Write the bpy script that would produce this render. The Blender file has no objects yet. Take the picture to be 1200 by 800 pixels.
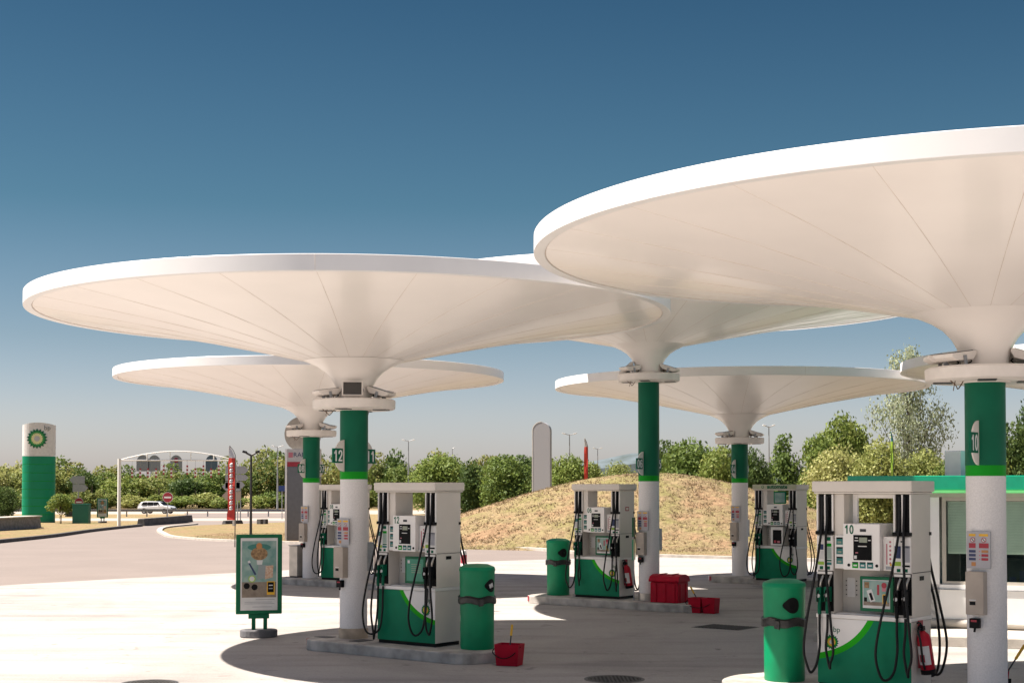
import bpy, math, random
import numpy as np
from mathutils import Vector, Matrix
random.seed(7); rng = np.random.default_rng(7)
S = bpy.context.scene
COL = S.collection
PI = math.pi
R = math.radians
# ------------------------------------------------------------------ camera numbers
F, PITCH, CY, EYE = 1700.0, 0.0285, 522.5, 2.30
def gz(y, x=0):                       # height of the plain terrain
    return -.04 if y < 55 else (-.04 - (y - 55) * .007 if y < 180 else -.915)
def ray(px, py):
    c, s = math.cos(PITCH), math.sin(PITCH)
    a, b = (px - 600) / F, (CY - py) / F
    return Vector((a, c - b * s, s + b * c))
def G(px, py):                        # point of the ground seen at a photo pixel
    d = ray(px, py); z = 0.0
    for _ in range(40):
        t = (z - EYE) / d.z; z = gz(t * d.y)
    return Vector((t * d.x, t * d.y, z))
def W(px, py, Y):                     # point at distance Y
    d = ray(px, py); t = Y / d.y
    return Vector((t * d.x, Y, EYE + t * d.z))
# ------------------------------------------------------------------ materials
MATS = {}
def nt(m):
    m.use_nodes = True
    n = m.node_tree; b = n.nodes['Principled BSDF']
    return n, n.nodes, n.links, b
def lin(c):
    return tuple(((v / 255) / 12.92 if v / 255 <= .04045 else ((v / 255 + .055) / 1.055) ** 2.4) for v in c)
def mat(name, col, rough=.5, metal=0, var=.06, scale=6, bump=0, bscale=60, coat=0, spec=.5, col2=None, detail=5, emit=0):
    if name in MATS: return MATS[name]
    m = bpy.data.materials.new(name); n, N, L, b = nt(m)
    b.inputs['Roughness'].default_value = rough; b.inputs['Metallic'].default_value = metal
    b.inputs['Specular IOR Level'].default_value = spec
    b.inputs['Coat Weight'].default_value = coat; b.inputs['Coat Roughness'].default_value = .08
    tc = N.new('ShaderNodeTexCoord'); no = N.new('ShaderNodeTexNoise')
    no.inputs['Scale'].default_value = scale; no.inputs['Detail'].default_value = detail
    L.new(tc.outputs['Object'], no.inputs['Vector'])
    mx = N.new('ShaderNodeMix'); mx.data_type = 'RGBA'
    rp = N.new('ShaderNodeValToRGB'); rp.color_ramp.elements[0].position = .35; rp.color_ramp.elements[1].position = .68
    L.new(no.outputs['Fac'], rp.inputs['Fac']); L.new(rp.outputs['Color'], mx.inputs['Factor'])
    c2 = col2 or tuple(v * (1 - var * 2) for v in col)
    mx.inputs['A'].default_value = (*col, 1); mx.inputs['B'].default_value = (*c2, 1)
    L.new(mx.outputs['Result'], b.inputs['Base Color'])
    if bump:
        n2 = N.new('ShaderNodeTexNoise'); n2.inputs['Scale'].default_value = bscale; n2.inputs['Detail'].default_value = 3
        L.new(tc.outputs['Object'], n2.inputs['Vector'])
        bp = N.new('ShaderNodeBump'); bp.inputs['Strength'].default_value = bump; bp.inputs['Distance'].default_value = .01
        L.new(n2.outputs['Fac'], bp.inputs['Height']); L.new(bp.outputs['Normal'], b.inputs['Normal'])
    if emit:
        b.inputs['Emission Color'].default_value = (*col, 1); b.inputs['Emission Strength'].default_value = emit
    MATS[name] = m; return m
def leafmat(name, cols, trans=.35):
    m = bpy.data.materials.new(name); n, N, L, b = nt(m)
    geo = N.new('ShaderNodeNewGeometry'); oi = N.new('ShaderNodeObjectInfo')
    ad = N.new('ShaderNodeMath'); ad.operation = 'MULTIPLY_ADD'; ad.inputs[1].default_value = .45
    L.new(geo.outputs['Random Per Island'], ad.inputs[0])
    sc = N.new('ShaderNodeMath'); sc.operation = 'MULTIPLY'; sc.inputs[1].default_value = .55
    L.new(oi.outputs['Random'], sc.inputs[0]); L.new(sc.outputs[0], ad.inputs[2])
    rp = N.new('ShaderNodeValToRGB'); e = rp.color_ramp.elements
    while len(e) < len(cols): e.new(.5)
    for i, c in enumerate(cols): e[i].position = i / (len(cols) - 1); e[i].color = (*c, 1)
    L.new(ad.outputs[0], rp.inputs['Fac']); L.new(rp.outputs['Color'], b.inputs['Base Color'])
    b.inputs['Roughness'].default_value = .6; b.inputs['Specular IOR Level'].default_value = .25
    tr = N.new('ShaderNodeBsdfTranslucent'); L.new(rp.outputs['Color'], tr.inputs['Color'])
    ms = N.new('ShaderNodeMixShader'); ms.inputs['Fac'].default_value = trans
    L.new(b.outputs[0], ms.inputs[1]); L.new(tr.outputs[0], ms.inputs[2])
    L.new(ms.outputs[0], N['Material Output'].inputs['Surface'])
    MATS[name] = m; return m

white = mat('canopy_paint', (.91, .855, .81), .31, var=.02, scale=1.2, coat=.14, spec=.35)
rimw = mat('canopy_rim_paint', (.80, .78, .765), .35, var=.02, scale=2)
seam = mat('seam_dark', (.70, .61, .54), .7)
ringw = mat('platform_paint', (.80, .74, .69), .5, var=.05, scale=6)
roughcast = mat('roughcast_white', (.78, .755, .75), .85, var=.06, scale=60, bump=.45, bscale=90)
dgreen = mat('dark_green_paint', (.001, .12, .062), .5, var=.08, scale=3, spec=.2)
lgreen = mat('light_green_paint', (.006, .31, .015), .5, spec=.15)
pgreen = mat('pump_green', (.001, .195, .095), .5, var=.07, spec=.15)
bingreen = mat('bin_green', (.001, .25, .105), .42, spec=.3, var=.10, scale=4, bump=.04, bscale=20)
signgreen = mat('sign_green', (.003, .12, .05), .45, spec=.25)
teal = mat('label_teal', (.005, .16, .15), .4)
cream = mat('pump_cream', (.70, .645, .585), .42, var=.03, scale=3, spec=.3)
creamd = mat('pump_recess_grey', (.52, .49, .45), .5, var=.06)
pale = mat('pump_pale_panel', (.82, .79, .76), .4, var=.02)
black = mat('black_plastic', (.007, .007, .008), .5, spec=.12)
rubber = mat('hose_rubber', (.008, .008, .009), .5, spec=.25)
darkglass = mat('display_glass', (.005, .005, .006), .35, spec=.08)
lcd = mat('lcd_grey', (.28, .31, .24), .3)
steel = mat('stainless', (.50, .46, .42), .35, metal=.75, var=.1)
galv = mat('galvanised', (.34, .35, .37), .45, metal=.5, var=.1, scale=20)
red = mat('red_plastic', (.42, .003, .022), .5, var=.10, scale=7, spec=.15)
redp = mat('red_paint', (.46, .004, .022), .35, spec=.3)
redmark = mat('red_mark', (.38, .03, .05), .6)
whitep = mat('white_paint', (.86, .85, .84), .35, var=.02)
yellow = mat('yellow_plastic', (.75, .42, .02), .4)
orange = mat('orange_mark', (.50, .22, .07), .5)
navy = mat('navy_mark', (.02, .035, .12), .5)
pink = mat('pink_mark', (.55, .18, .22), .5)
paper = mat('paper_white', (.66, .65, .64), .6)
lime = mat('lime_mark', (.32, .52, .05), .4)
greyback = mat('sign_back_grey', (.38, .385, .41), .6)
darkgrey = mat('dark_metal', (.03, .03, .035), .5)
boxbeige = mat('call_box_beige', (.42, .355, .30), .45, var=.08)
kerbc = mat('island_concrete', (.50, .47, .435), .85, col2=(.24, .225, .205), scale=3.5, bump=.5, bscale=50, detail=9)
kerbl = mat('kerb_pale', (.50, .46, .41), .85, var=.15, scale=4, bump=.4)
kerbd = mat('kerb_dark', (.10, .095, .095), .9, var=.25, scale=3, bump=.4)
basec = mat('sign_base_concrete', (.14, .14, .15), .85, var=.15, bump=.5)
bag = mat('black_bag', (.015, .015, .016), .32, bump=.9, bscale=18)
bark = mat('bark', (.09, .065, .045), .9, var=.3, scale=12)
castiron = mat('cast_iron', (.05, .047, .045), .7, var=.3, scale=30, bump=.5)
storegreen = mat('store_fascia_green', (.004, .34, .19), .3, coat=.2)
storelime = mat('store_fascia_lime', (.18, .72, .25), .4)
frame_al = mat('window_frame_beige', (.50, .46, .40), .4)
blind = mat('blind_slats', (.88, .92, .84), .5, var=.05)
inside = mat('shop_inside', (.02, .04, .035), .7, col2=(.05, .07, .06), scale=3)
cloth_red = mat('flag_red', (.62, .05, .03), .6)
cloth_white = mat('flag_white', (.72, .70, .68), .6)
cloth_teal = mat('flag_teal', (.02, .30, .28), .6)
carpaint = mat('car_white', (.72, .72, .73), .2, coat=.8)
sand = mat('poster_sand', (.26, .21, .16), .55, col2=(.17, .13, .1), scale=12)
pteal = mat('poster_teal', (.13, .27, .245), .5, col2=(.30, .40, .36), scale=7)
brown = mat('poster_brown', (.16, .09, .04), .6, col2=(.4, .25, .12), scale=25)
tin = mat('cable_brown', (.16, .10, .06), .7)
glass = bpy.data.materials.new('window_glass'); _n, _N, _L, _b = nt(glass)
_b.inputs['Base Color'].default_value = (.02, .03, .03, 1); _b.inputs['Roughness'].default_value = .03; _b.inputs['Specular IOR Level'].default_value = .8
_t = _N.new('ShaderNodeBsdfTransparent'); _t.inputs['Color'].default_value = (.88, .95, .92, 1); _mx = _N.new('ShaderNodeMixShader'); _mx.inputs['Fac'].default_value = .14
_L.new(_t.outputs[0], _mx.inputs[1]); _L.new(_b.outputs[0], _mx.inputs[2]); _L.new(_mx.outputs[0], _N['Material Output'].inputs['Surface'])
leaf_belt = leafmat('leaf_belt', [(.075, .125, .03), (.125, .185, .045), (.19, .235, .06), (.26, .265, .09), (.31, .265, .08)])
leaf_green = leafmat('leaf_green', [(.07, .12, .03), (.13, .19, .045), (.20, .26, .06), (.30, .32, .10)])
leaf_yel = leafmat('leaf_yellow_green', [(.16, .20, .06), (.27, .30, .09), (.36, .37, .13), (.44, .42, .20)])
leaf_silver = leafmat('leaf_silver', [(.22, .28, .15), (.34, .38, .24), (.46, .48, .36), (.40, .44, .18)])
leaf_dark = leafmat('leaf_dark', [(.045, .08, .025), (.08, .13, .035), (.15, .19, .05)])
# ------------------------------------------------------------------ mesh builder
class MB:
    def __init__(s): s.v = []; s.f = []; s.mi = []; s.m = []; s.sm = []
    def _m(s, m):
        if m not in s.m: s.m.append(m)
        return s.m.index(m)
    def add(s, vs, fs, m, smooth=False, M=None):
        k = len(s.v)
        s.v += [tuple(M @ Vector(v)) if M else tuple(v) for v in vs]
        i = s._m(m)
        for f in fs: s.f.append(tuple(a + k for a in f)); s.mi.append(i); s.sm.append(smooth)
        return s
    def box(s, x0, x1, y0, y1, z0, z1, m, M=None, tx=0, ty=0):   # tx,ty shrink the top
        v = [(x0, y0, z0), (x1, y0, z0), (x1, y1, z0), (x0, y1, z0), (x0 + tx, y0 + ty, z1), (x1 - tx, y0 + ty, z1), (x1 - tx, y1 - ty, z1), (x0 + tx, y1 - ty, z1)]
        return s.add(v, [(3, 2, 1, 0), (4, 5, 6, 7), (0, 1, 5, 4), (1, 2, 6, 5), (2, 3, 7, 6), (3, 0, 4, 7)], m, M=M)
    def lathe(s, prof, m, n=32, M=None, a0=0, a1=2 * PI, smooth=True, cap=True):
        full = abs(a1 - a0 - 2 * PI) < 1e-6; k = n if full else n + 1
        vs = []
        for r, z in prof:
            for i in range(k):
                a = a0 + (a1 - a0) * i / n; vs.append((r * math.cos(a), r * math.sin(a), z))
        fs = []
        for j in range(len(prof) - 1):
            for i in range(n):
                a = j * k + i; b = j * k + (i + 1) % k
                fs.append((a, b, b + k, a + k))
        s.add(vs, fs, m, smooth, M)
        if cap and full:
            if prof[0][0] > 1e-4: s.add(vs[:k], [tuple(range(k))[::-1]], m, False, M)
            if prof[-1][0] > 1e-4: s.add(vs[-k:], [tuple(range(k))], m, False, M)
        return s
    def cyl(s, p0, p1, r0, m, r1=None, n=12, smooth=True):
        p0, p1 = Vector(p0), Vector(p1); d = p1 - p0
        M = Matrix.Translation(p0) @ d.to_track_quat('Z', 'Y').to_matrix().to_4x4()
        return s.lathe([(r0, 0), (r0 if r1 is None else r1, d.length)], m, n, M, smooth=smooth)
    def tube(s, pts, r, m, n=8, sub=6, taper=None):
        P = [Vector(p) for p in pts]
        if sub > 1 and len(P) > 2:
            Q = []
            E = [P[0] * 2 - P[1]] + P + [P[-1] * 2 - P[-2]]
            for i in range(1, len(E) - 2):
                for k in range(sub):
                    t = k / sub; a, b, c, d = E[i - 1:i + 3]
                    Q.append(.5 * ((2 * b) + (c - a) * t + (2 * a - 5 * b + 4 * c - d) * t * t + (3 * b - a - 3 * c + d) * t ** 3))
            Q.append(P[-1]); P = Q
        vs = []; fs = []; up = Vector((.13, .21, 1)).normalized()
        T0 = (P[1] - P[0]).normalized(); nrm = T0.cross(up)
        if nrm.length < .1: nrm = T0.cross(Vector((1, 0, 0)))
        nrm.normalize()
        for i, p in enumerate(P):
            T = (P[min(i + 1, len(P) - 1)] - P[max(i - 1, 0)]).normalized()
            nrm = (nrm - T * nrm.dot(T)).normalized(); bn = T.cross(nrm)
            rr = r if taper is None else r + (taper - r) * i / (len(P) - 1)
            for k in range(n):
                a = 2 * PI * k / n; vs.append(p + (nrm * math.cos(a) + bn * math.sin(a)) * rr)
        for i in range(len(P) - 1):
            for k in range(n):
                a = i * n + k; b = i * n + (k + 1) % n; fs.append((a, b, b + n, a + n))
        fs.append(tuple(range(n))[::-1]); fs.append(tuple(range((len(P) - 1) * n, len(P) * n)))
        return s.add(vs, fs, m, True)
    def prism(s, poly, z0, z1, m, M=None, smooth=False):        # polygon in xy extruded in z
        n = len(poly)
        v = [(x, y, z0) for x, y in poly] + [(x, y, z1) for x, y in poly]
        f = [tuple(range(n))[::-1], tuple(range(n, 2 * n))] + [(i, (i + 1) % n, (i + 1) % n + n, i + n) for i in range(n)]
        return s.add(v, f, m, smooth, M)
    def build(s, name, parent=None, bevel=0, loc=None, rot=None):
        me = bpy.data.meshes.new(name); me.from_pydata(s.v, [], s.f)
        for m in s.m: me.materials.append(m)
        me.polygons.foreach_set('material_index', s.mi); me.polygons.foreach_set('use_smooth', s.sm)
        me.update()
        if any(s.sm): me.set_sharp_from_angle(angle=R(38))
        o = bpy.data.objects.new(name, me); COL.objects.link(o)
        if parent: o.parent = parent
        if loc is not None: o.location = loc
        if rot is not None: o.rotation_euler = rot
        if bevel:
            b = o.modifiers.new('bevel', 'BEVEL'); b.width = bevel; b.segments = 2; b.limit_method = 'ANGLE'; b.angle_limit = R(40); b.harden_normals = False
        return o
FRONT = Matrix.Rotation(R(90), 4, 'X')        # xy plane -> facing -y, x right, y up
def tag(o, label, cat, group=None, kind=None):
    o['label'] = label; o['category'] = cat
    if group: o['group'] = group
    if kind: o['kind'] = kind
    return o
def thing(name, label, cat, loc=(0, 0, 0), rz=0, group=None):
    o = bpy.data.objects.new(name, None); COL.objects.link(o); o.location = loc; o.rotation_euler = (0, 0, rz); o.empty_display_size = .2
    return tag(o, label, cat, group)
def struct(o, kind='structure'):
    o['kind'] = kind; return o
def copy_tree(o, parent=None):
    c = o.copy(); COL.objects.link(c)
    if parent: c.parent = parent; c.matrix_parent_inverse = o.matrix_parent_inverse
    for ch in list(o.children): copy_tree(ch, c)
    return c
def text(body, size, m, parent, loc, rot, name='numeral', bold=.0, sx=1, depth=.0015, align='CENTER'):
    cu = bpy.data.curves.new('t', 'FONT'); cu.body = body; cu.size = size; cu.align_x = align; cu.align_y = 'CENTER'
    cu.extrude = depth; cu.offset = bold; cu.resolution_u = 3
    o = bpy.data.objects.new('t', cu); COL.objects.link(o)
    dg = bpy.context.evaluated_depsgraph_get(); me = bpy.data.meshes.new_from_object(o.evaluated_get(dg))
    bpy.data.objects.remove(o); me.materials.clear(); me.materials.append(m); me.name = name
    q = bpy.data.objects.new(name, me); COL.objects.link(q); q.parent = parent; q.location = loc; q.rotation_euler = rot; q.scale = (sx, 1, 1)
    return q
DIG = {'0': [[(.5 + .36 * math.cos(a), .5 + .5 * math.sin(a)) for a in [PI / 2 + 2 * PI * i / 20 for i in range(21)]]],
 '1': [[(.22, .74), (.56, .98)], [(.58, 1.0), (.58, .0)]],
 '2': [[(.14, .72), (.2, .9), (.42, 1.0), (.68, .96), (.82, .8), (.78, .6), (.5, .33), (.14, .04)], [(.12, .03), (.86, .03)]],
 '3': [[(.14, .85), (.35, 1), (.65, .98), (.78, .8), (.7, .6), (.45, .53), (.75, .45), (.85, .25), (.7, .03), (.38, .0), (.14, .14)]],
 '4': [[(.66, 0), (.66, 1.0), (.1, .3)], [(.1, .28), (.9, .28)]],
 '5': [[(.8, .98), (.25, .98), (.2, .55), (.5, .64), (.8, .5), (.84, .25), (.65, .03), (.35, .0), (.13, .13)]],
 '6': [[(.78, .85), (.55, 1.0), (.3, .9), (.16, .6), (.15, .3), (.3, .04), (.6, .0), (.82, .2), (.8, .45), (.55, .6), (.28, .5), (.17, .35)]],
 '7': [[(.12, .97), (.86, .97), (.55, .5), (.4, .0)]],
 '8': [[(.5 + .27 * math.cos(a), .76 + .23 * math.sin(a)) for a in [2 * PI * i / 14 for i in range(15)]], [(.5 + .33 * math.cos(a), .26 + .27 * math.sin(a)) for a in [2 * PI * i / 16 for i in range(17)]]],
 '9': [[(.22, .15), (.45, .0), (.7, .1), (.84, .4), (.85, .7), (.7, .96), (.4, 1.0), (.18, .8), (.2, .55), (.45, .4), (.72, .5), (.83, .65)]]}
def numeral(body, h, m, parent, loc, rot, w=.09, adv=.66):
    b = MB(); x0 = -len(body) * adv / 2
    for k, ch in enumerate(body):
        for st in DIG[ch]:
            P = [Vector(((x0 + k * adv + .05 + p[0] * .56) * h, (p[1] - .5) * h)) for p in st]; vs = []
            for i, p in enumerate(P):
                d = (P[min(i + 1, len(P) - 1)] - P[max(i - 1, 0)]).normalized(); n_ = Vector((-d.y, d.x)) * w * h
                if i == 0: p = p - d * w * h * .6
                if i == len(P) - 1: p = p + d * w * h * .6
                for q in (p + n_, p - n_): vs.append((q.x, q.y, .001))
            b.add(vs, [(2 * i, 2 * i + 1, 2 * i + 3, 2 * i + 2) for i in range(len(P) - 1)], m)
    return b.build('numeral', parent, 0, loc, rot)
def flower(b, cx, cz, r, M, cols, lift=.003):
    """layered star sunburst emblem in the plane of M"""
    for k, (rr, m) in enumerate(zip((1, .80, .60, .27), cols)):
        pts = []
        n = 36
        for i in range(n):
            a = PI / 2 + 2 * PI * i / n + (0 if k % 2 == 0 else PI / 18)
            q = r * rr * (1 if i % 2 == 0 else .80 if k < 3 else 1)
            pts.append((cx + q * math.cos(a), cz + q * math.sin(a)))
        b.prism(pts, lift * k, lift * (k + 1), m, M)
# ------------------------------------------------------------------ ground
def ground_material(name, base, dark, light, joint=False, stain=.6, rough=.8, seed=0):
    m = bpy.data.materials.new(name); n, N, L, b = nt(m)
    b.inputs['Roughness'].default_value = rough; b.inputs['Specular IOR Level'].default_value = .35
    g = N.new('ShaderNodeNewGeometry'); mp = N.new('ShaderNodeMapping'); mp.inputs['Location'].default_value = (seed, seed * 2, 0)
    L.new(g.outputs['Position'], mp.inputs['Vector'])
    def noise(sc, det, rough=.55, vec=None, dist=0):
        q = N.new('ShaderNodeTexNoise'); q.inputs['Scale'].default_value = sc; q.inputs['Detail'].default_value = det
        q.inputs['Roughness'].default_value = rough; q.inputs['Distortion'].default_value = dist
        L.new((vec or mp).outputs[0], q.inputs['Vector']); return q
    def ramp(src, p0, p1, c0=(0, 0, 0), c1=(1, 1, 1)):
        r = N.new('ShaderNodeValToRGB'); r.color_ramp.elements[0].position = p0; r.color_ramp.elements[1].position = p1
        r.color_ramp.elements[0].color = (*c0, 1); r.color_ramp.elements[1].color = (*c1, 1); L.new(src.outputs[0], r.inputs['Fac']); return r
    def mix(a, bb, fac, mode='MIX'):
        x = N.new('ShaderNodeMix'); x.data_type = 'RGBA'; x.blend_type = mode
        for sck, v in (('A', a), ('B', bb)):
            if isinstance(v, tuple): x.inputs[sck].default_value = (*v, 1)
            else: L.new(v.outputs['Result'] if v.bl_idname == 'ShaderNodeMix' else v.outputs['Color'], x.inputs[sck])
        if isinstance(fac, (int, float)): x.inputs['Factor'].default_value = fac
        else: L.new(fac.outputs[0], x.inputs['Factor'])
        return x
    c = mix(base, light, ramp(noise(.35, 6), .4, .65))
    st = N.new('ShaderNodeMapping'); st.inputs['Rotation'].default_value = (0, 0, R(38)); st.inputs['Scale'].default_value = (.18, 1.3, 1)
    L.new(g.outputs['Position'], st.inputs['Vector'])
    sm = N.new('ShaderNodeMath'); sm.operation = 'MULTIPLY'; sm.inputs[1].default_value = stain * .6
    L.new(ramp(noise(1.1, 7, .6, st, .4), .50, .72).outputs[0], sm.inputs[0])
    c = mix(c, dark, sm)
    sm2 = N.new('ShaderNodeMath'); sm2.operation = 'MULTIPLY'; sm2.inputs[1].default_value = stain
    L.new(ramp(noise(2.3, 5, .6, None, .8), .62, .74).outputs[0], sm2.inputs[0])
    c = mix(c, dark, sm2)
    sm3 = N.new('ShaderNodeMath'); sm3.operation = 'MULTIPLY'; sm3.inputs[1].default_value = stain * .35
    L.new(ramp(noise(.22, 4, .6, None, 1.2), .52, .66).outputs[0], sm3.inputs[0]); c = mix(c, dark, sm3)
    
    vo = N.new('ShaderNodeTexVoronoi'); vo.inputs['Scale'].default_value = .9; vo.inputs['Randomness'].default_value = 1; L.new(mp.outputs[0], vo.inputs['Vector'])
    sp = ramp(vo, .035, .06, (1, 1, 1), (0, 0, 0)); s4 = N.new('ShaderNodeMath'); s4.operation = 'MULTIPLY'; s4.inputs[1].default_value = .55; L.new(sp.outputs[0], s4.inputs[0]); c = mix(c, dark, s4)
    fine = mix(c, ramp(noise(45, 3, .7), .3, .7, (.72, .72, .72), (1.0, 1.0, 1.0)), .9, 'MULTIPLY')
    L.new(fine.outputs['Result'], b.inputs['Base Color'])
    bp = N.new('ShaderNodeBump'); bp.inputs['Strength'].default_value = .35; bp.inputs['Distance'].default_value = .01
    L.new(noise(60, 4, .7).outputs[0], bp.inputs['Height']); L.new(bp.outputs[0], b.inputs['Normal'])
    return m
concrete = ground_material('concrete_apron', (.385, .36, .342), (.145, .135, .132), (.42, .392, .37), stain=.85)
asphalt = ground_material('pale_asphalt', (.225, .188, .170), (.18, .15, .135), (.245, .205, .185), stain=.35, seed=5)
roadm = ground_material('road_far', (.40, .35, .30), (.3, .27, .23), (.46, .41, .35), stain=.3, seed=9)
def grass_material():
    m = bpy.data.materials.new('dry_grass'); n, N, L, b = nt(m); b.inputs['Roughness'].default_value = .9; b.inputs['Specular IOR Level'].default_value = .1
    g = N.new('ShaderNodeNewGeometry')
    def no(sc, d):
        q = N.new('ShaderNodeTexNoise'); q.inputs['Scale'].default_value = sc; q.inputs['Detail'].default_value = d; q.inputs['Roughness'].default_value = .7
        L.new(g.outputs['Position'], q.inputs['Vector']); return q
    r1 = N.new('ShaderNodeValToRGB'); e = r1.color_ramp.elements
    e[0].position = .36; e[0].color = (.24, .22, .10, 1); e[1].position = .72; e[1].color = (.345, .235, .15, 1)
    x = e.new(.47); x.color = (.29, .235, .135, 1); x = e.new(.58); x.color = (.315, .22, .135, 1)
    sp_ = N.new('ShaderNodeSeparateXYZ'); L.new(g.outputs['Position'], sp_.inputs[0])
    mr = N.new('ShaderNodeMapRange'); mr.inputs['From Min'].default_value = 1.9; mr.inputs['From Max'].default_value = 2.9; mr.inputs['To Min'].default_value = -.03; mr.inputs['To Max'].default_value = -.13; L.new(sp_.outputs['Z'], mr.inputs['Value'])
    ad = N.new('ShaderNodeMath'); L.new(no(.55, 8).outputs[0], ad.inputs[0]); L.new(mr.outputs[0], ad.inputs[1]); L.new(ad.outputs[0], r1.inputs['Fac'])
    r2 = N.new('ShaderNodeValToRGB'); r2.color_ramp.elements[0].position = .38; r2.color_ramp.elements[1].position = .62
    r2.color_ramp.elements[0].color = (.62, .57, .54, 1); r2.color_ramp.elements[1].color = (1.1, 1.05, 1, 1)
    L.new(no(5, 6).outputs[0], r2.inputs['Fac'])
    mx = N.new('ShaderNodeMix'); mx.data_type = 'RGBA'; mx.blend_type = 'MULTIPLY'; mx.inputs['Factor'].default_value = .85
    L.new(r1.outputs[0], mx.inputs['A']); L.new(r2.outputs[0], mx.inputs['B']); L.new(mx.outputs['Result'], b.inputs['Base Color'])
    bp = N.new('ShaderNodeBump'); bp.inputs['Strength'].default_value = .9; bp.inputs['Distance'].default_value = .12
    L.new(no(6, 5).outputs[0], bp.inputs['Height']); L.new(bp.outputs[0], b.inputs['Normal'])
    return m
grassm = grass_material()
def sheet(name, poly, dz, m):
    """flat polygon laid on the terrain, cut at the terrain's folds"""
    def clip(P, y, keep_below):
        out = []
        for i in range(len(P)):
            a, b = P[i], P[(i + 1) % len(P)]
            ia = (a[1] <= y) == keep_below or a[1] == y; ib = (b[1] <= y) == keep_below or b[1] == y
            if ia: out.append(a)
            if ia != ib:
                t = (y - a[1]) / (b[1] - a[1]); out.append((a[0] + (b[0] - a[0]) * t, y))
        return out
    mb = MB(); rest = [tuple(p[:2]) for p in poly]
    for y in (55, 180, None):
        P = clip(rest, y, True) if y else rest
        if len(P) > 2:
            mb.add([(x, yy, gz(yy) + dz) for x, yy in P], [tuple(range(len(P)))], m)
        if y: rest = clip(rest, y, False)
        if len(rest) < 3: break
    o = mb.build(name)
    me = o.data
    import bmesh
    bm = bmesh.new(); bm.from_mesh(me); bmesh.ops.triangulate(bm, faces=bm.faces[:])
    for f in bm.faces:
        f.normal_update()
        if f.normal.z < 0: f.normal_flip()
    bm.to_mesh(me); bm.free()
    return struct(o)
gb = MB(); xs = (-4000, 4000)
for y0, y1 in ((-60, 55), (55, 180), (180, 6000)):
    gb.add([(xs[0], y0, gz(y0)), (xs[1], y0, gz(y0)), (xs[1], y1, gz(y1)), (xs[0], y1, gz(y1))], [(0, 1, 2, 3)], asphalt if y1 < 100 else grassm)
# the asphalt forecourt is its own sheet; the base ground is dry grass land
gb.m = [grassm]; gb.mi = [0] * len(gb.f)
struct(gb.build('ground'))
def px(l): return [G(*p)[:2] for p in l]
sheet('asphalt_forecourt', [(-60, -50), (60, -50), (60, 58)] + px([(1000, 640), (620, 640), (355, 633), (355, 613), (345, 606), (225, 604), (165, 617), (110, 622.5), (60, 629.5), (-10, 637)]) + [(-60, 66)], .004, asphalt)
sheet('concrete_apron', [(-50, -40), (50, -40), (50, 44)] + px([(1000, 655), (860, 651), (740, 652.5), (620, 656), (480, 661), (325, 668.5), (160, 677), (0, 686)]) + [(-50, 20)], .008, concrete)
sheet('road', [(-400, 172), (400, 172), (400, 205), (-400, 205)], .006, roadm)
sheet('exit_lane', [(-140, 122), (60, 122), (60, 138), (-140, 138)], .010, roadm)
sheet('connecting_lane', px([(225, 606), (345, 606), (345, 601), (215, 601)]), .014, asphalt)

# mound with the verge in front of it
MC = (6.2, 64.0)
def mound_h(x, y):
    dx = x - MC[0]; dy = y - MC[1]
    rx = 15.0 if dx < 0 else 13.5; ry = 11.5 if dy < 0 else 16
    rho = math.hypot(dx / rx, dy / ry)
    return 0 if rho >= 1 else 3.0 * math.cos(rho * PI / 2) ** 2
front = px([(187, 622), (192, 626), (205, 630), (260, 634), (355, 637), (540, 641.5), (620, 644), (700, 650), (860, 655), (1000, 659), (1100, 661)])
back = px([(1100, 606), (450, 606), (355, 611), (280, 613.5), (230, 615.5), (195, 618.5)])
vp = front + back
def inside_poly(x, y, P):
    c = False
    for i in range(len(P)):
        x1, y1 = P[i]; x2, y2 = P[i - 1]
        if (y1 > y) != (y2 > y) and x < (x2 - x1) * (y - y1) / (y2 - y1) + x1: c = not c
    return c
sheet('verge', vp, .012, grassm)
NX, NY = 170, 150
X = np.linspace(-9.5, 20.5, NX); Y = np.linspace(49.8, 82, NY)
vs = []; fs = []
nz = rng.normal(0, .016, (NY, NX)); nz2 = rng.normal(0, .05, (NY // 5 + 2, NX // 5 + 2))
for j in range(NY):
    for i in range(NX):
        h = mound_h(X[i], Y[j]); a = min(1, h * 3)
        vs.append((X[i], Y[j], gz(Y[j]) + h - .02 + .03 * a + a * (nz[j, i] + nz2[j // 5, i // 5] * .35)))
for j in range(NY - 1):
    for i in range(NX - 1):
        a = j * NX + i
        if max(mound_h(X[i], Y[j]), mound_h(X[i + 1], Y[j + 1]), mound_h(X[i + 1], Y[j]), mound_h(X[i], Y[j + 1])) > 0: fs.append((a, a + 1, a + NX + 1, a + NX))
mo = MB(); mo.add(vs, fs, grassm, True); struct(mo.build('hill'))
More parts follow.
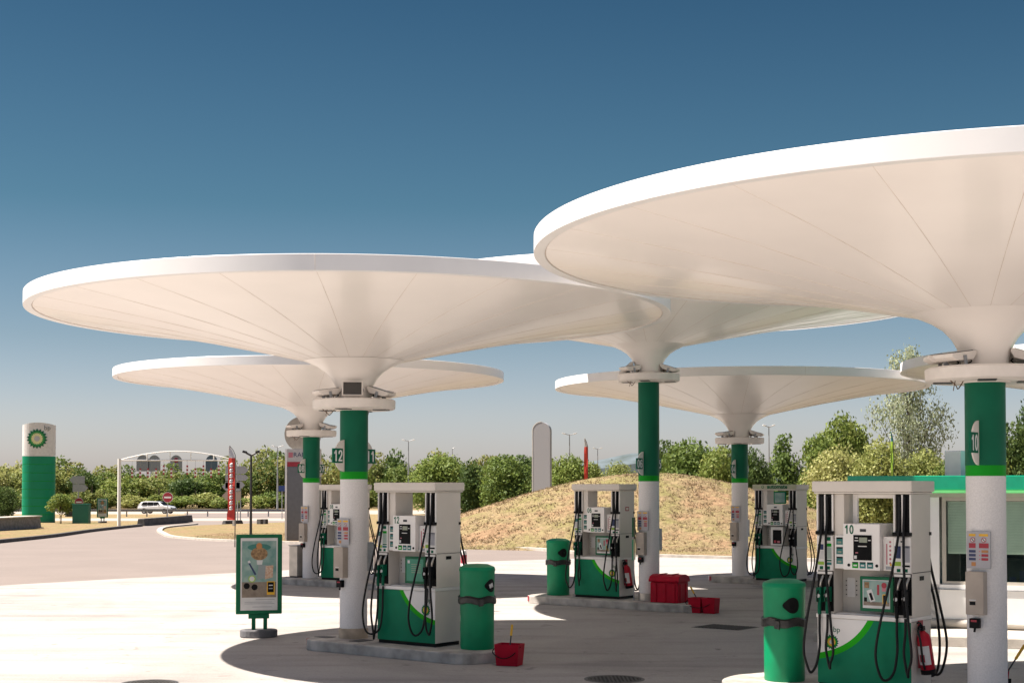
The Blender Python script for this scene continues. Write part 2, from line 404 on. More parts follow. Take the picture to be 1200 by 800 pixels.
# tufts of straw on hill and verge
straw = leafmat('straw', [(.25, .20, .10), (.30, .225, .135), (.34, .25, .165), (.39, .295, .20)], .25)
tv = []; tf = []
def tufts(n, fx, fy, ok):
    k = 0
    while k < n:
        x, y = fx(), fy()
        if not ok(x, y): continue
        k += 1; z = gz(y) + mound_h(x, y)
        for _ in range(3):
            a = random.uniform(0, 2 * PI); h = random.uniform(.02, .07) * (1.3 if mound_h(x, y) > .2 else .8); w = random.uniform(.015, .04)
            bx, by = x + random.gauss(0, .05), y + random.gauss(0, .05); i = len(tv)
            tv.extend([(bx - w * math.cos(a), by - w * math.sin(a), z - .02), (bx + w * math.cos(a), by + w * math.sin(a), z - .02), (bx + random.gauss(0, .06), by + random.gauss(0, .06), z + h)])
            tf.append((i, i + 1, i + 2))
tufts(12000, lambda: random.uniform(-9, 20), lambda: random.uniform(50, 66), lambda x, y: mound_h(x, y) > .02)
tufts(8000, lambda: random.uniform(-16, 16), lambda: random.uniform(47, 80), lambda x, y: inside_poly(x, y, vp) and mound_h(x, y) < .05)
t = MB(); t.add(tv, tf, straw); tag(t.build('dry_grass'), 'short straw coloured grass covering the mound and verge', 'grass', kind='stuff')
def kerb(name, pts, w, h, m, closed=False, lab=None):
    mb = MB(); P = [Vector(p[:2]) for p in pts]
    for side in (0,):
        L_, R_ = [], []
        for i, p in enumerate(P):
            d = (P[min(i + 1, len(P) - 1)] - P[max(i - 1, 0)]).normalized(); nn = Vector((-d.y, d.x))
            L_.append(p + nn * w / 2); R_.append(p - nn * w / 2)
    vs = []; fs = []
    for a, b in zip(L_, R_):
        z = gz(a.y)
        vs += [(a.x, a.y, z), (a.x, a.y, z + h), (b.x, b.y, z + h), (b.x, b.y, z)]
    for i in range(len(P) - 1):
        k = i * 4
        for j in range(4): fs.append((k + j, k + (j + 1) % 4, k + 4 + (j + 1) % 4, k + 4 + j))
    fs += [(3, 2, 1, 0), tuple(len(vs) - 4 + j for j in range(4))]
    mb.add(vs, fs, m); return mb.build(name)
def dense(pts, n=6):
    P = [Vector(p[:2]) for p in pts]; E = [P[0] * 2 - P[1]] + P + [P[-1] * 2 - P[-2]]; Q = []
    for i in range(1, len(E) - 2):
        for k in range(n):
            t = k / n; a, b, c, d = E[i - 1:i + 3]
            Q.append(.5 * ((2 * b) + (c - a) * t + (2 * a - 5 * b + 4 * c - d) * t * t + (3 * b - a - 3 * c + d) * t ** 3))
    return Q + [P[-1]]
struct(kerb('verge_kerb', dense(px([(230, 614.5), (196, 618), (187, 622), (192, 626), (205, 630), (260, 634), (355, 637), (540, 641.5), (620, 644), (700, 650), (860, 655), (1000, 659)])), .3, .10, kerbl))
struct(kerb('road_kerb', dense(px([(-20, 638), (60, 629.5), (110, 622.5), (165, 616.5)])), .28, .16, kerbd))

# ------------------------------------------------------------------ canopies
TH = R(-38)
U = Vector((math.cos(TH), math.sin(TH), 0)); V = Vector((-math.sin(TH), math.cos(TH), 0))
ZR = 4.81
def floodlight_mb(w=.30):
    h = MB()
    pr = [(-.17, .0), (-.10, -.045), (.12, -.055), (.18, .0), (.18, .035), (-.17, .035)]   # y,z profile
    v = [(-w / 2, y, z) for y, z in pr] + [(w / 2, y, z) for y, z in pr]; n = len(pr)
    h.add(v, [tuple(range(n)), tuple(range(n, 2 * n))[::-1]] + [(i, i + n, (i + 1) % n + n, (i + 1) % n) for i in range(n)], ringw)
    g = MB(); g.box(-w / 2 + .02, w / 2 - .02, -.14, .15, .0351, .042, mat('lamp_glass', (.05, .045, .042), .25))
    b = MB()
    for sx in (-1, 1):
        b.box(sx * (w / 2 + .006) - .006, sx * (w / 2 + .006) + .006, -.02, .02, -.088, .0, galv)
    b.box(-w / 2 - .012, w / 2 + .012, -.02, .02, -.10, -.088, galv)
    b.tube([(.05, .1, -.03), (.09, .14, -.07), (.02, .1, -.10)], .007, black, 6, 4)
    return h, g, b
def make_canopy():
    root = thing('mushroom_canopy', 'x', 'canopy')
    # shaft
    s = MB(); s.lathe([(.20, .12), (.20, 2.42)], roughcast, 48); s.build('shaft', root)
    s = MB(); s.lathe([(.203, 2.42), (.203, 2.53)], lgreen, 48); s.build('light_green_band', root)
    s = MB(); s.lathe([(.205, 2.531), (.205, 3.47)], dgreen, 48); s.build('green_sleeve', root)
    s = MB(); s.lathe([(.23, 3.452), (.57, 3.452), (.60, 3.47), (.605, 3.58), (.585, 3.60), (.2, 3.60)], ringw, 64, cap=False)
    s.lathe([(.22, 3.44), (.26, 3.44), (.26, 3.456), (.22, 3.456)], ringw, 40)
    for k in range(4):
        a = k * PI / 2 + .4; M = Matrix.Rotation(a, 4, 'Z')
        s.box(.32, .52, -.09, .09, 3.442, 3.4521, darkgrey, M)
    s.build('ring_platform', root)
    for a in (1.9, 4.3):
        s = MB(); c, q = math.cos(a), math.sin(a)
        s.tube([(c * .3, q * .3, 3.46), (c * .38, q * .38, 3.36 + .03 * math.sin(a * 3)), (c * .46 + .03, q * .44, 3.40), (c * .5, q * .5, 3.46)], .006, tin, 5, 4)
        s.tube([(c * .42, q * .42, 3.45), (c * .45, q * .43, 3.38), (c * .47, q * .42, 3.35)], .005, tin, 5, 3)
        s.build('loose_cable', root)
    # roof: funnel, cone, lip, rim
    prof = [(.235, 3.60), (.245, 3.70), (.275, 3.80), (.33, 3.90), (.42, 4.00), (.54, 4.08), (.66, 4.135), (.735, 4.165)]
    s = MB(); s.lathe(prof, white, 96, cap=False); s.build('funnel', root)
    cone = [(.735, 4.165)] + [(r, 4.165 + (ZR + .015 - 4.165) * (r - .735) / (4.62 - .735) + .045 * math.sin(PI * (r - .735) / 3.885)) for r in np.linspace(.85, 4.62, 14)]
    s = MB(); s.lathe(cone, white, 160, cap=False); s.build('canopy_soffit', root)
    s = MB(); s.lathe([(4.621, ZR + .022), (4.625, ZR + .002), (4.738, ZR), (4.741, ZR + .003), (4.74, ZR + .19), (4.735, ZR + .196), (4.60, ZR + .196)], rimw, 160, cap=False)
    s.lathe([(4.60, ZR + .196), (4.55, ZR + .15), (2.5, ZR + .10), (.1, ZR - .05), (.0001, ZR - .05)], rimw, 96, cap=False)
    s.build('rim', root)
    s = MB()
    for k in range(24):
        a = k * PI / 12 + .15
        s.tube([(r * math.cos(a), r * math.sin(a), z + .001) for r, z in cone[::3] + [cone[-1]]], .0030, seam, 4, 1)
        if k % 8 == 4: s.tube([(4.741 * math.cos(a), 4.741 * math.sin(a), z) for z in (ZR + .004, ZR + .19)], .003, seam, 4, 1)
    s.tube([(4.617 * math.cos(a), 4.617 * math.sin(a), ZR + .013) for a in np.linspace(0, 2 * PI, 161)], .005, seam, 4, 1)
    s.build('panel_seams', root)
    for k, (a, w, tilt, out) in enumerate(((-50, .30, 6, .42), (-148, .30, 6, .43), (-113, .27, 8, .43), (22, .30, 18, .42), (62, .27, 8, .43), (150, .28, 12, .42))):
        h, g, b = floodlight_mb(w); a = R(a)
        fl = h.build('floodlight', root, .006, loc=(out * math.cos(a), out * math.sin(a), 3.705), rot=(R(tilt), 0, a + PI / 2))
        g.build('lens', fl); b.build('bracket', fl)
    # numbered fins, one towards -y and one towards +y
    fins = []
    for sg in (-1, 1):
        b = MB(); pts = [(0, -.23)] + [(.20 * math.cos(t), .23 * math.sin(t)) for t in np.linspace(-PI / 2 + .1, PI / 2 - .1, 14)] + [(0, .23)]
        pts = [(.205 + x, z + 2.76) for x, z in pts]
        M = Matrix(((0, 0, 1, 0), (sg, 0, 0, 0), (0, 1, 0, 0), (0, 0, 0, 1)))
        if sg < 0: pts = pts[::-1]
        b.prism(pts, -.008, .008, ringw, M); f = b.build('number_plate', root)
        c = MB(); y0, y1 = sorted((sg * .24, sg * .44)); c.box(-.0125, .0125, y0, y1, 2.655, 2.865, dgreen); c.build('number_panel', f)
        fins.append(f)
    # safety notices, call box, stop button on the -y side, call box at the back
    b = MB(); b.box(-.125, .125, -.222, -.214, 1.47, 1.85, galv)
    b.box(-.121, .121, -.225, -.2225, 1.475, 1.845, mat('notice_grey', (.42, .41, .44), .5))
    def mk(x0, x1, z0, z1, m): b.box(x0, x1, -.2275, -.2255, z0, z1, m)
    mk(-.10, -.03, 1.80, 1.825, yellow); mk(.005, .10, 1.80, 1.825, yellow)
    for cx in (-.06, .055):
        b.lathe([(.026, 0), (.026, .002)], redmark, 20, Matrix.Translation((cx, -.2255, 1.763)) @ FRONT)
        b.lathe([(.019, .0021), (.019, .003)], paper, 20, Matrix.Translation((cx, -.2255, 1.763)) @ FRONT)
        b.box(-.004, .004, -.016, .016, .0031, .004, black, Matrix.Translation((cx, -.2255, 1.763)) @ FRONT @ Matrix.Rotation(.7, 4, 'Z'))
    mk(-.10, -.03, 1.68, 1.73, redmark); mk(.005, .105, 1.68, 1.73, redmark)
    for k in range(3): mk(-.10, -.03, 1.645 - k * .04 - .012, 1.645 - k * .04 + .014, navy); mk(.03, .10, 1.645 - k * .04 - .012, 1.645 - k * .04 + .014, orange if k == 0 else redmark)
    for k in range(3): mk(.005, .018, 1.645 - k * .04 - .006, 1.645 - k * .04 + .006, pink)
    mk(-.075, -.03, 1.495, 1.535, orange)
    b.build('safety_notice', root)
    b = MB(); b.box(-.115, .075, -.30, -.19, 1.00, 1.44, boxbeige); cb = b.build('call_box', root, .008)
    b = MB(); b.box(-.07, -.01, -.303, -.3003, 1.10, 1.135, black); b.box(-.075, -.005, -.3035, -.3003, 1.145, 1.155, paper)
    b.build('speaker_grille', cb)
    b = MB(); b.box(-.09, .01, -.27, -.2, .86, .96, black); sb = b.build('stop_button', root, .006)
    b = MB(); b.box(-.07, -.01, -.2725, -.2703, .925, .945, redmark); b.tube([(-.04, -.24, .86), (-.045, -.24, .82)], .012, black, 8, 1); b.build('button_label', sb)
    b = MB(); b.box(-.08, .10, .19, .32, 1.08, 1.5, galv); b.build('junction_box', root, .006)
    return root
base_canopy = make_canopy()
def place_canopy(X, Y, nums, label, dz=0, rs=1.0, first=False, spin=0, collar=None):
    o = base_canopy if first else copy_tree(base_canopy)
    o.location = (X, Y, 0); o.rotation_euler = (0, 0, TH); tag(o, label, 'canopy', 'round canopies over the pump islands')
    for ch in o.children:
        n = ch.name.split('.')[0]
        if dz and n not in ('shaft', 'light_green_band', 'number_plate', 'safety_notice', 'call_box', 'stop_button', 'junction_box', 'green_sleeve', 'collar'):
            ch.location.z += dz
        if n == 'green_sleeve' and dz: ch.scale = (1, 1, (3.47 + dz - 2.531) / (3.47 - 2.531)); ch.location.z = 2.531 * (1 - ch.scale.z)
        if n in ('canopy_soffit', 'rim', 'panel_seams'):
            ch.rotation_euler = (0, 0, spin)
        if rs != 1 and n in ('canopy_soffit', 'rim', 'panel_seams'):
            ch.scale = (rs, rs, 1)
            if n == 'canopy_soffit': pass
    k = 0
    for ch in list(o.children):
        if ch.name.startswith('number_plate') and k < len(nums):
            sg = -1 if k == 0 else 1
            if nums[k]: numeral(nums[k], .145, whitep, ch, (.0125, sg * .338, 2.76), (R(90), 0, R(90)))
            k += 1
    if collar:
        b = MB(); b.lathe([(.215, .12), (.215, .245), (.205, .25)], collar, 40, cap=False); b.build('collar', o)
    return o
C_A = Vector((-2.31, 21.2, 0)); C_B = Vector((-4.87, 35.2, 0)); C_C = Vector((2.66, 28.2, 0)); C_D = Vector((5.65, 36.0, 0)); C_E = Vector((4.93, 15.1, 0)); C_F = Vector((13.0, 30.2, 0))
base_keep = base_canopy
cA = place_canopy(C_A.x, C_A.y, ('12', '11'), 'large white round canopy on the column numbered 12 and 11', dz=-.02, rs=.972)
cB = place_canopy(C_B.x, C_B.y, ('08', '07'), 'white round canopy on the column numbered 08 and 07, low behind the canopy of 12', dz=.08, spin=.2, rs=.985)
cC = place_canopy(C_C.x, C_C.y, ('06', '05'), 'tallest and widest white round canopy, on the column numbered 06 beside the red grit box', dz=.90, spin=.1)
cD = place_canopy(C_D.x, C_D.y, ('04', '03'), 'far white round canopy on the column beside the automate pump', dz=-.07, rs=.965, spin=.15)
cE = place_canopy(C_E.x, C_E.y, ('10', '09'), 'nearest white round canopy on the column numbered 10 at the right', spin=.02, dz=-.055, rs=.992)
cF = place_canopy(C_F.x, C_F.y, ('02', '01'), 'white round canopy beyond the right edge behind the column numbered 10', spin=.3, dz=-.04)
def drop(o):
    for c in list(o.children): drop(c)
    bpy.data.objects.remove(o)
drop(base_canopy)
for c_ in (cB, cC, cD, cE, cF): drop([q for q in c_.children if q.name.startswith('floodlight')][0])
# the tall canopy reaches further out: own roof meshes
def widen(root, rnew, drop):
    for ch in root.children:
        n = ch.name.split('.')[0]
        if n in ('canopy_soffit', 'rim', 'panel_seams'):
            me = ch.data.copy(); ch.data = me
            for v in me.vertices:
                r = math.hypot(v.co.x, v.co.y)
                if r > .7:
                    if r > 4.55: q = r + (rnew - 4.74); z = v.co.z + drop
                    else:
                        t = (r - .735) / (4.55 - .735); q = .735 + t * (4.55 + rnew - 4.74 - .735); z = v.co.z + drop * min(1, t)
                    v.co.x *= q / r; v.co.y *= q / r; v.co.z = z
widen(cC, 5.62, .12)
b = MB(); b.lathe([(.214, .12), (.214, .26), (.202, .265)], mat('worn_beige', (.50, .40, .30), .7, var=.2), 40, cap=False); b.build('collar', cA)
b = MB(); b.lathe([(.214, .12), (.214, .26), (.202, .265)], steel, 40, cap=False); b.build('collar', cC)
fl = [c for c in cA.children if c.name.startswith('floodlight')][0]
_d = TH; fl.location = (.42 * math.cos(R(-87) - _d), .42 * math.sin(R(-87) - _d), 3.71); fl.scale = (1, .62, 1); fl.rotation_euler = (R(80), 0, R(3) - _d)
for ch in cC.children:
    if ch.name.startswith('floodlight') and ch.location.x < -.2:
        ch.rotation_euler.x += R(35); break

# ------------------------------------------------------------------ islands
def island(C, s0, s1, w, label, marks, blocks=()):
    r = w / 2; c = []
    n = 14
    for i in range(n + 1):
        a = -PI / 2 + PI * i / n; c.append((s1 - r * .6 + r * .6 * math.cos(a), r * math.sin(a)))
    for i in range(n + 1):
        a = PI / 2 + PI * i / n; c.append((s0 + r * .6 + r * .6 * math.cos(a), r * math.sin(a)))
    o = thing('pump_island', label, 'kerb island', (C.x, C.y, 0), TH, 'concrete pump islands')
    b = MB(); b.prism(c, -.04, .12, kerbc); b.build('kerb', o, .018)
    for (kind, x, m) in marks:
        q = MB()
        if kind == 'f': q.box(x - .05, x + .05, -r - .004, -r + .01, .02, .115, m)
        else:
            a = PI + x; cx, cy = s0 + r * .6 + r * .6 * math.cos(a), r * math.sin(a)
            M = Matrix.Translation((cx, cy, 0)) @ Matrix.Rotation(math.atan2(math.sin(a) * .6, math.cos(a)), 4, 'Z')
            q.box(-.005, .006, -.06, .06, .01, .115, m, M)
        q.build('red_marker', o)
    for x0, x1, y0, y1 in blocks:
        q = MB(); q.box(x0, x1, y0, y1, .1202, .126, darkgrey); q.build('drain_cover', o)
    return o
island(C_A, -.60, 2.75, 1.25, 'worn concrete island under the pump numbered 12', [('e', .75, redmark)], [(-.5, -.25, -.3, -.1), (.3, .5, -.4, -.1)])
island(C_B, -.85, 3.3, 1.1, 'concrete island with the steel cabinet on its end', [('e', .75, redmark)])
island(C_C, -2.75, 1.35, 1.1, 'concrete island carrying bin, pump, column and red grit box', [('e', .3, redmark), ('e', .75, whitep), ('e', 1.05, redmark)])
island(C_D, -.75, 3.0, 1.15, 'far concrete island under the automate pump', [('e', .6, redmark), ('e', .9, whitep), ('e', 1.15, redmark)])
island(C_E, -3.0, .8, 1.25, 'near concrete island under the pump numbered 10', [])
island(C_F, -2.6, 1.2, 1.1, 'concrete island at the far right below the half hidden canopy', [])

# ------------------------------------------------------------------ pumps
def fascia(b, mirror, y):
    w = .535; z0, z1 = .05, .755
    def pt(x, z):
        xx = -w + 2 * w * x
        return (-xx if mirror else xx, z0 + (z1 - z0) * z)
    def bez(a, c, d, n=14): return [tuple((1 - t) ** 2 * a[k] + 2 * t * (1 - t) * c[k] + t * t * d[k] for k in (0, 1)) for t in [i / n for i in range(n + 1)]]
    lo = bez((.385, 1), (.56, .48), (1, .36)); hi = bez((.455, 1), (.62, .56), (1, .455))
    M = Matrix.Translation((0, y, 0)) @ FRONT
    def pr(P, a, c, m):
        P = [pt(*p) for p in P]
        if mirror: P = P[::-1]
        b.prism(P, a, c, m, M)
    pr([(0, 0), (1, 0)] + lo[::-1] + [(0, 1)], 0, .006, pgreen)
    pr(lo + hi[::-1], 0, .0065, mat('swoosh_green', (.012, .40, .004), .5, spec=.15))
    pr(hi + [(1, 1)], 0, .006, pale)
def hose(pts, parent, r=.0145):
    b = MB(); b.tube(pts, r, rubber, 8, 7); return b.build('hose', parent)
def nozzle(parent, x, z, y, col):
    b = MB()
    b.box(x - .028, x + .028, y - .075, y + .01, z - .10, z + .06, col)
    b.tube([(x, y - .04, z - .1), (x, y - .05, z - .17), (x, y - .045, z - .23)], .021, col, 10, 3)
    b.tube([(x, y - .02, z + .05), (x + .012, y - .03, z + .12), (x + .03, y - .01, z + .19)], .013, steel, 8, 4)
    b.tube([(x, y - .075, z + .03), (x, y - .11, z - .03), (x, y - .08, z - .1)], .008, black, 6, 4)
    o = b.build('nozzle', parent, .006)
    c = MB(); c.lathe([(.021, 0), (.021, .012), (.012, .016)], whitep, 14, Matrix.Translation((x, y - .075, z - .03)) @ FRONT); c.build('cap', o)
    return o
def make_pump(label, number=None, mirror=False, poster='green', lcol=None, automate=False, frame=False, hoses=0, seed=1, side_hose=False, icon=False):
    lcol = lcol or dgreen; rd = random.Random(seed)
    root = thing('fuel_pump', label, 'fuel pump', group='fuel pumps')
    H = 2.25
    b = MB(); b.box(-.53, .53, -.25, .25, 0, .05, black); b.build('plinth', root)
    b = MB(); b.box(-.54, .54, -.262, .262, .051, .76, cream); b.box(-.545, .545, -.285, .285, .761, .805, pale)
    b.build('lower_cabinet', root, .005)
    b = MB(); fascia(b, mirror, -.263); fp = b.build('fascia_panel', root)
    b = MB(); lx = (-.37 if mirror else .37)
    flower(b, lx, .50, .085, Matrix.Translation((0, -.2695, 0)) @ FRONT, (dgreen, lgreen, yellow, paper), .0012); b.build('emblem', fp)
    text('bp', .085, dgreen, fp, (lx + .06, -.2705, .635), (R(90), 0, 0), 'lettering')
    # towers
    for sg, nm in ((-1, 'hose_tower'), (1, 'hose_tower')):
        x0, x1 = (-.545, -.345) if sg < 0 else (.345, .545)
        b = MB()
        if sg > 0: b.box(x0 + .004, x1, -.245, .262, .806, H - .14, cream)
        else: b.box(x0, x1 - .004, -.245, .262, .806, H - .14, cream)
        tw = b.build(nm, root, .004)
        c = MB(); xm = (x0 + x1) / 2
        c.box(xm - .075, xm - .008, -.249, -.2452, 1.70, H - .142, black); c.box(xm + .008, xm + .075, -.249, -.2452, 1.70, H - .142, black)
        c.build('hose_slot', tw)
        c = MB()
        for xx in (x0 + .002, xm - .008, x1 - .018): c.box(xx, xx + .016, -.262, -.2455, 1.70, H - .145, pale)
        c.build('slot_trim', tw)
        c = MB(); c.box(x0 - .002, x1 + .002, -.285, -.2455, 1.665, 1.705, black); c.build('hose_guide', tw)
        c = MB(); c.box(x0 + .006, x1 - .006, -.268, -.2455, 1.275, 1.655, pale); pl = c.build('grade_panel', tw, .003)
        c = MB(); y = -.2705
        def mk(a, bb, z0, z1, m): c.box(x0 + a, x0 + bb, y, -.2682, z0, z1, m)
        if sg < 0:
            mk(.11, .17, 1.60, 1.64, dgreen); mk(.02, .085, 1.50, 1.56, navy if number == '10' else teal); mk(.105, .18, 1.535, 1.57, lgreen)
            mk(.02, .085, 1.40, 1.49, paper); mk(.105, .18, 1.40, 1.53, mat('grey_green_label', (.38, .47, .42), .5)); mk(.105, .18, 1.375, 1.392, dgreen)
            mk(.02, .09, 1.335, 1.37, lime); mk(.10, .18, 1.335, 1.365, teal)
        else:
            mk(.015, .085, 1.43, 1.56, navy if number in ('10', '06') else paper); mk(.10, .185, 1.39, 1.56, mat('grey_label', (.42, .42, .46), .5)); mk(.10, .185, 1.54, 1.562, navy)
            mk(.015, .085, 1.35, 1.395, lime); mk(.10, .185, 1.34, 1.36, black); mk(.085, .10, 1.60, 1.615, black)
        for xx in (.05, .13): mk(xx - .02 + .01, xx + .02 + .01, 1.285, 1.32, dgreen)
        c.build('grade_label', pl)
        c = MB(); c.box(x0 + .006, x1 - .006, -.256, -.2455, .83, 1.268, black); c.box(x0 + .012, x1 - .012, -.275, -.2562, 1.235, 1.262, pale)
        for xx in (xm - .045, xm + .045): c.tube([(xx - .01, -.258, 1.13), (xx + .02, -.262, 1.215)], .009, steel, 6, 1)
        c.build('nozzle_boot', tw)
        for k, xx in enumerate((xm - .047, xm + .047)):
            nozzle(root, xx, 1.03 + .01 * k, -.262, lcol if sg < 0 else black)
    # side panel details
    b = MB(); b.box(.546, .550, -.24, .262, 1.272, 1.278, black); b.box(.546, .5495, -.05, .06, 1.19, 1.235, black); b.box(.546, .556, .22, .262, 1.665, 1.70, black); b.build('side_trim', root)
    # cap
    b = MB(); b.box(-.575, .575, -.315, .315, H - .115, H, cream); b.box(-.56, .56, -.30, .30, H - .138, H - .1152, cream); cap = b.build('cap', root, .012)
    if automate:
        c = MB(); c.box(-.56, .56, -.324, -.3155, H - .105, H - .005, mat('cap_khaki', (.45, .46, .32), .5)); c.build('cap_sign', cap)
        text('automate', .125, signgreen, cap, (.08, -.3265, H - .052), (R(90), 0, 0), 'lettering', .005, sx=1.1)
        c = MB(); c.lathe([(.035, 0), (.035, .002)], signgreen, 20, Matrix.Translation((-.30, -.3245, H - .055)) @ FRONT); c.lathe([(.024, .0021), (.024, .003)], MATS['cap_khaki'], 20, Matrix.Translation((-.30, -.3245, H - .055)) @ FRONT); c.build('cap_symbol', cap)
    # body
    b = MB(); b.box(-.344, -.23, -.235, .10, 1.30, H - .141, cream); b.build('upright_panel', root, .004)
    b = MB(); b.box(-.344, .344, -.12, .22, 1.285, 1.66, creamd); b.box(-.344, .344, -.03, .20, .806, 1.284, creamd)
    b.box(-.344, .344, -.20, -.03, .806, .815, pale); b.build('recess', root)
    b = MB(); b.box(-.205, .215, -.315, .10, 1.295, 1.79, pale); dsp = b.build('display_unit', root, .006)
    c = MB(); c.box(-.085, .125, -.322, -.3152, 1.40, 1.67, darkglass); c.build('screen', dsp, .004)
    c = MB(); c.box(-.015, .075, -.3245, -.3222, 1.59, 1.645, lcd)
    for a, q, z in ((-.065, -.03, 1.635), (-.07, -.025, 1.605), (.085, .115, 1.61), (-.03, .07, 1.545)): c.box(a, q, -.3235, -.3222, z, z + .010, paper)
    c.box(-.075, -.045, -.3235, -.3222, 1.415, 1.45, paper); c.box(-.06, -.03, -.3235, -.3222, 1.475, 1.485, pink)
    c.build('readout', dsp)
    c = MB(); c.box(-.01, .06, -.318, -.3152, 1.705, 1.735, darkgrey)
    for k in range(3):
        x = -.10 + k * .085; c.box(x, x + .068, -.318, -.3152, 1.315, 1.38, lgreen if k == 0 else teal); c.box(x, x + .068, -.3185, -.3182, 1.368, 1.38, black); c.box(x + .014, x + .054, -.3192, -.3186, 1.335, 1.352, paper)
    c.build('key_labels', dsp)
    for x in (-.14, .18): c = MB(); c.lathe([(.017, 0), (.017, .004)], black, 10, Matrix.Translation((x, -.3152, 1.345)) @ FRONT); c.build('button', dsp)
    if number: numeral(number, .085, dgreen, dsp, (-.135, -.3155, 1.728), (R(90), 0, 0))
    b = MB(); b.box(-.335, -.21, -.25, -.10, 1.30, 1.66, pale); lp = b.build('instruction_panel', root, .003)
    c = MB()
    for k in range(3): z = 1.56 - k * .105; c.box(-.315, -.24, -.2525, -.2502, z, z + .078, teal); c.box(-.315, -.24, -.253, -.2526, z + .062, z + .078, black); c.box(-.30, -.255, -.2532, -.2526, z + .015, z + .035, lcd)
    c.build('instruction_label', lp)
    b = MB(); b.box(.22, .338, -.24, -.10, 1.295, 1.655, pale); rp = b.build('notice_panel', root, .003)
    c = MB()
    for k in range(6): c.lathe([(.012, 0), (.012, .002)], pink, 10, Matrix.Translation((.30, -.2402, 1.60 - k * .045)) @ FRONT)
    c.box(.255, .268, -.2425, -.2402, 1.36, 1.58, pink); c.box(.25, .32, -.2425, -.2402, 1.305, 1.34, galv); c.box(.295, .315, -.2425, -.2402, 1.345, 1.37, yellow)
    c.build('pictogram_strip', rp)
    b = MB(); b.box(-.29, -.20, -.034, -.0302, .98, 1.19, paper)
    for k in range(4): b.box(-.31, -.297, -.033, -.0302, 1.0 + k * .05, 1.012 + k * .05, darkgrey); b.box(-.19, -.175, -.033, -.0302, 1.0 + k * .05, 1.012 + k * .05, darkgrey)
    b.build('price_note', root)
    if automate:
        b = MB(); b.box(-.08, .24, -.20, -.172, 1.80, 2.09, pgreen); b.build('upper_screen', root, .005)
        c = MB(); c.box(-.05, .21, -.2045, -.2005, 1.83, 2.06, pteal); c.build('screen_picture', root)
        b = MB(); b.box(-.12, .20, -.28, -.03, .83, 1.26, pale); b.build('card_terminal', root, .005)
        c = MB(); c.box(-.06, .16, -.287, -.2802, .87, 1.19, darkglass); c.box(-.03, .03, -.29, -.2872, .89, .95, redmark); c.box(.06, .13, -.29, -.2872, .89, .94, pink); c.build('keypad', root)
    else:
        b = MB(); b.box(-.055, .325, -.23, -.19, .85, 1.225, signgreen); pf = b.build('poster_frame', root, .008)
        c = MB(); y0 = -.2325
        if poster == 'green':
            c.box(-.02, .29, y0, -.2302, .885, 1.19, mat('leaflet_green', (.03, .26, .16), .4)); c.lathe([(.10, 0), (.10, .001)], lime, 24, Matrix.Translation((.03, y0, .93)) @ FRONT, 0, PI / 2 + .8)
            for k in range(5): c.box(.07, .25, y0 - .001, y0 - .0002, 1.0 + k * .028, 1.008 + k * .028, lcd)
            c.box(.0, .04, y0 - .001, y0 - .0002, 1.13, 1.17, paper)
        else:
            c.box(-.02, .29, y0, -.2302, .885, 1.19, paper); c.box(-.012, .282, y0 - .001, y0 - .0002, .95, 1.182, pteal); c.box(-.012, .282, y0 - .0012, y0 - .0003, .915, .955, sand)
            M = Matrix.Translation((.075, y0 - .0012, 1.02)) @ FRONT @ Matrix.Rotation(.35, 4, 'Z'); c.box(-.03, .03, -.065, .065, 0, .001, paper, M); c.box(-.015, .015, -.05, .03, .0012, .002, black, M)
            c.box(.0, .055, y0 - .002, y0 - .0013, 1.10, 1.165, brown); c.box(-.005, .03, y0 - .002, y0 - .0013, .955, 1.0, black)
            c.box(.145, .17, y0 - .002, y0 - .0013, 1.03, 1.14, redmark); c.box(.20, .245, y0 - .002, y0 - .0013, 1.07, 1.16, pink); c.lathe([(.03, 0), (.03, .001)], redmark, 16, Matrix.Translation((.225, y0 - .002, 1.135)) @ FRONT)
            c.box(.205, .255, y0 - .002, y0 - .0013, .94, 1.04, yellow); c.box(.213, .247, y0 - .0026, y0 - .0021, .948, 1.03, black)
        c.build('poster', pf)
    if frame:
        b = MB()
        for bx in ((-.19, -.135, -.10, -.06, 1.661, 2.108), (.30, .343, -.10, -.06, 1.661, 2.108)): b.box(*bx, pale)
        b.box(-.1349, .2999, -.10, -.06, 2.065, 2.108, pale); b.build('window_frame', root, .003)
    # hoses: (top x, loop x, loop z, end x)
    xl, xr = -.445, .445
    J = lambda s: rd.uniform(-s, s)
    plans = [(xl - .03, xl - .20, .14, xl - .047), (xl + .03, xl + .13, .20, xl + .047), (xr - .03, xr - .22, .14, xr - .047), (xr + .03, xr + .14, .16, xr + .047)]
    if hoses == 1: plans = [(xl - .03, xl - .24, .12, xl + .047), (xl + .03, xl - .10, .05, xl - .047), (xr - .04, xr - .25, .12, xr - .047), (xr + .03, xr + .17, .13, xr - .02)]
    for (tx, lx_, lz, ex) in plans:
        lx_ += J(.03); lz += abs(J(.05)); y = -.29
        s_ = 1 if lx_ > ex else -1
        hose([(tx, -.262, 2.08), (tx + J(.006), -.275, 1.85), (tx, -.30, 1.66), (tx + (lx_ - tx) * .25, -.36, 1.25), (tx + (lx_ - tx) * .75, -.40, .75), (lx_, -.40, .42), (lx_ - s_ * .04, -.39, lz + .06), ((lx_ + ex) / 2, -.37, lz),
              (ex + s_ * .02, -.35, lz + .09), (ex - s_ * .01, -.33, .45), (ex, -.312, .65), (ex, -.307, .80)], root)
    # two hoses of the far side hanging at the back
    for k, tx in enumerate((.43, .48)):
        hose([(tx, .28, 1.68), (tx + .03, .36, 1.3), (tx + .10, .42, .9), (tx + .14 + .03 * k, .43, .5), (tx + .12, .41, .2), (tx + .04, .39, .14 + .02 * k), (tx, .36, .35), (tx, .31, .8)], root, .014)
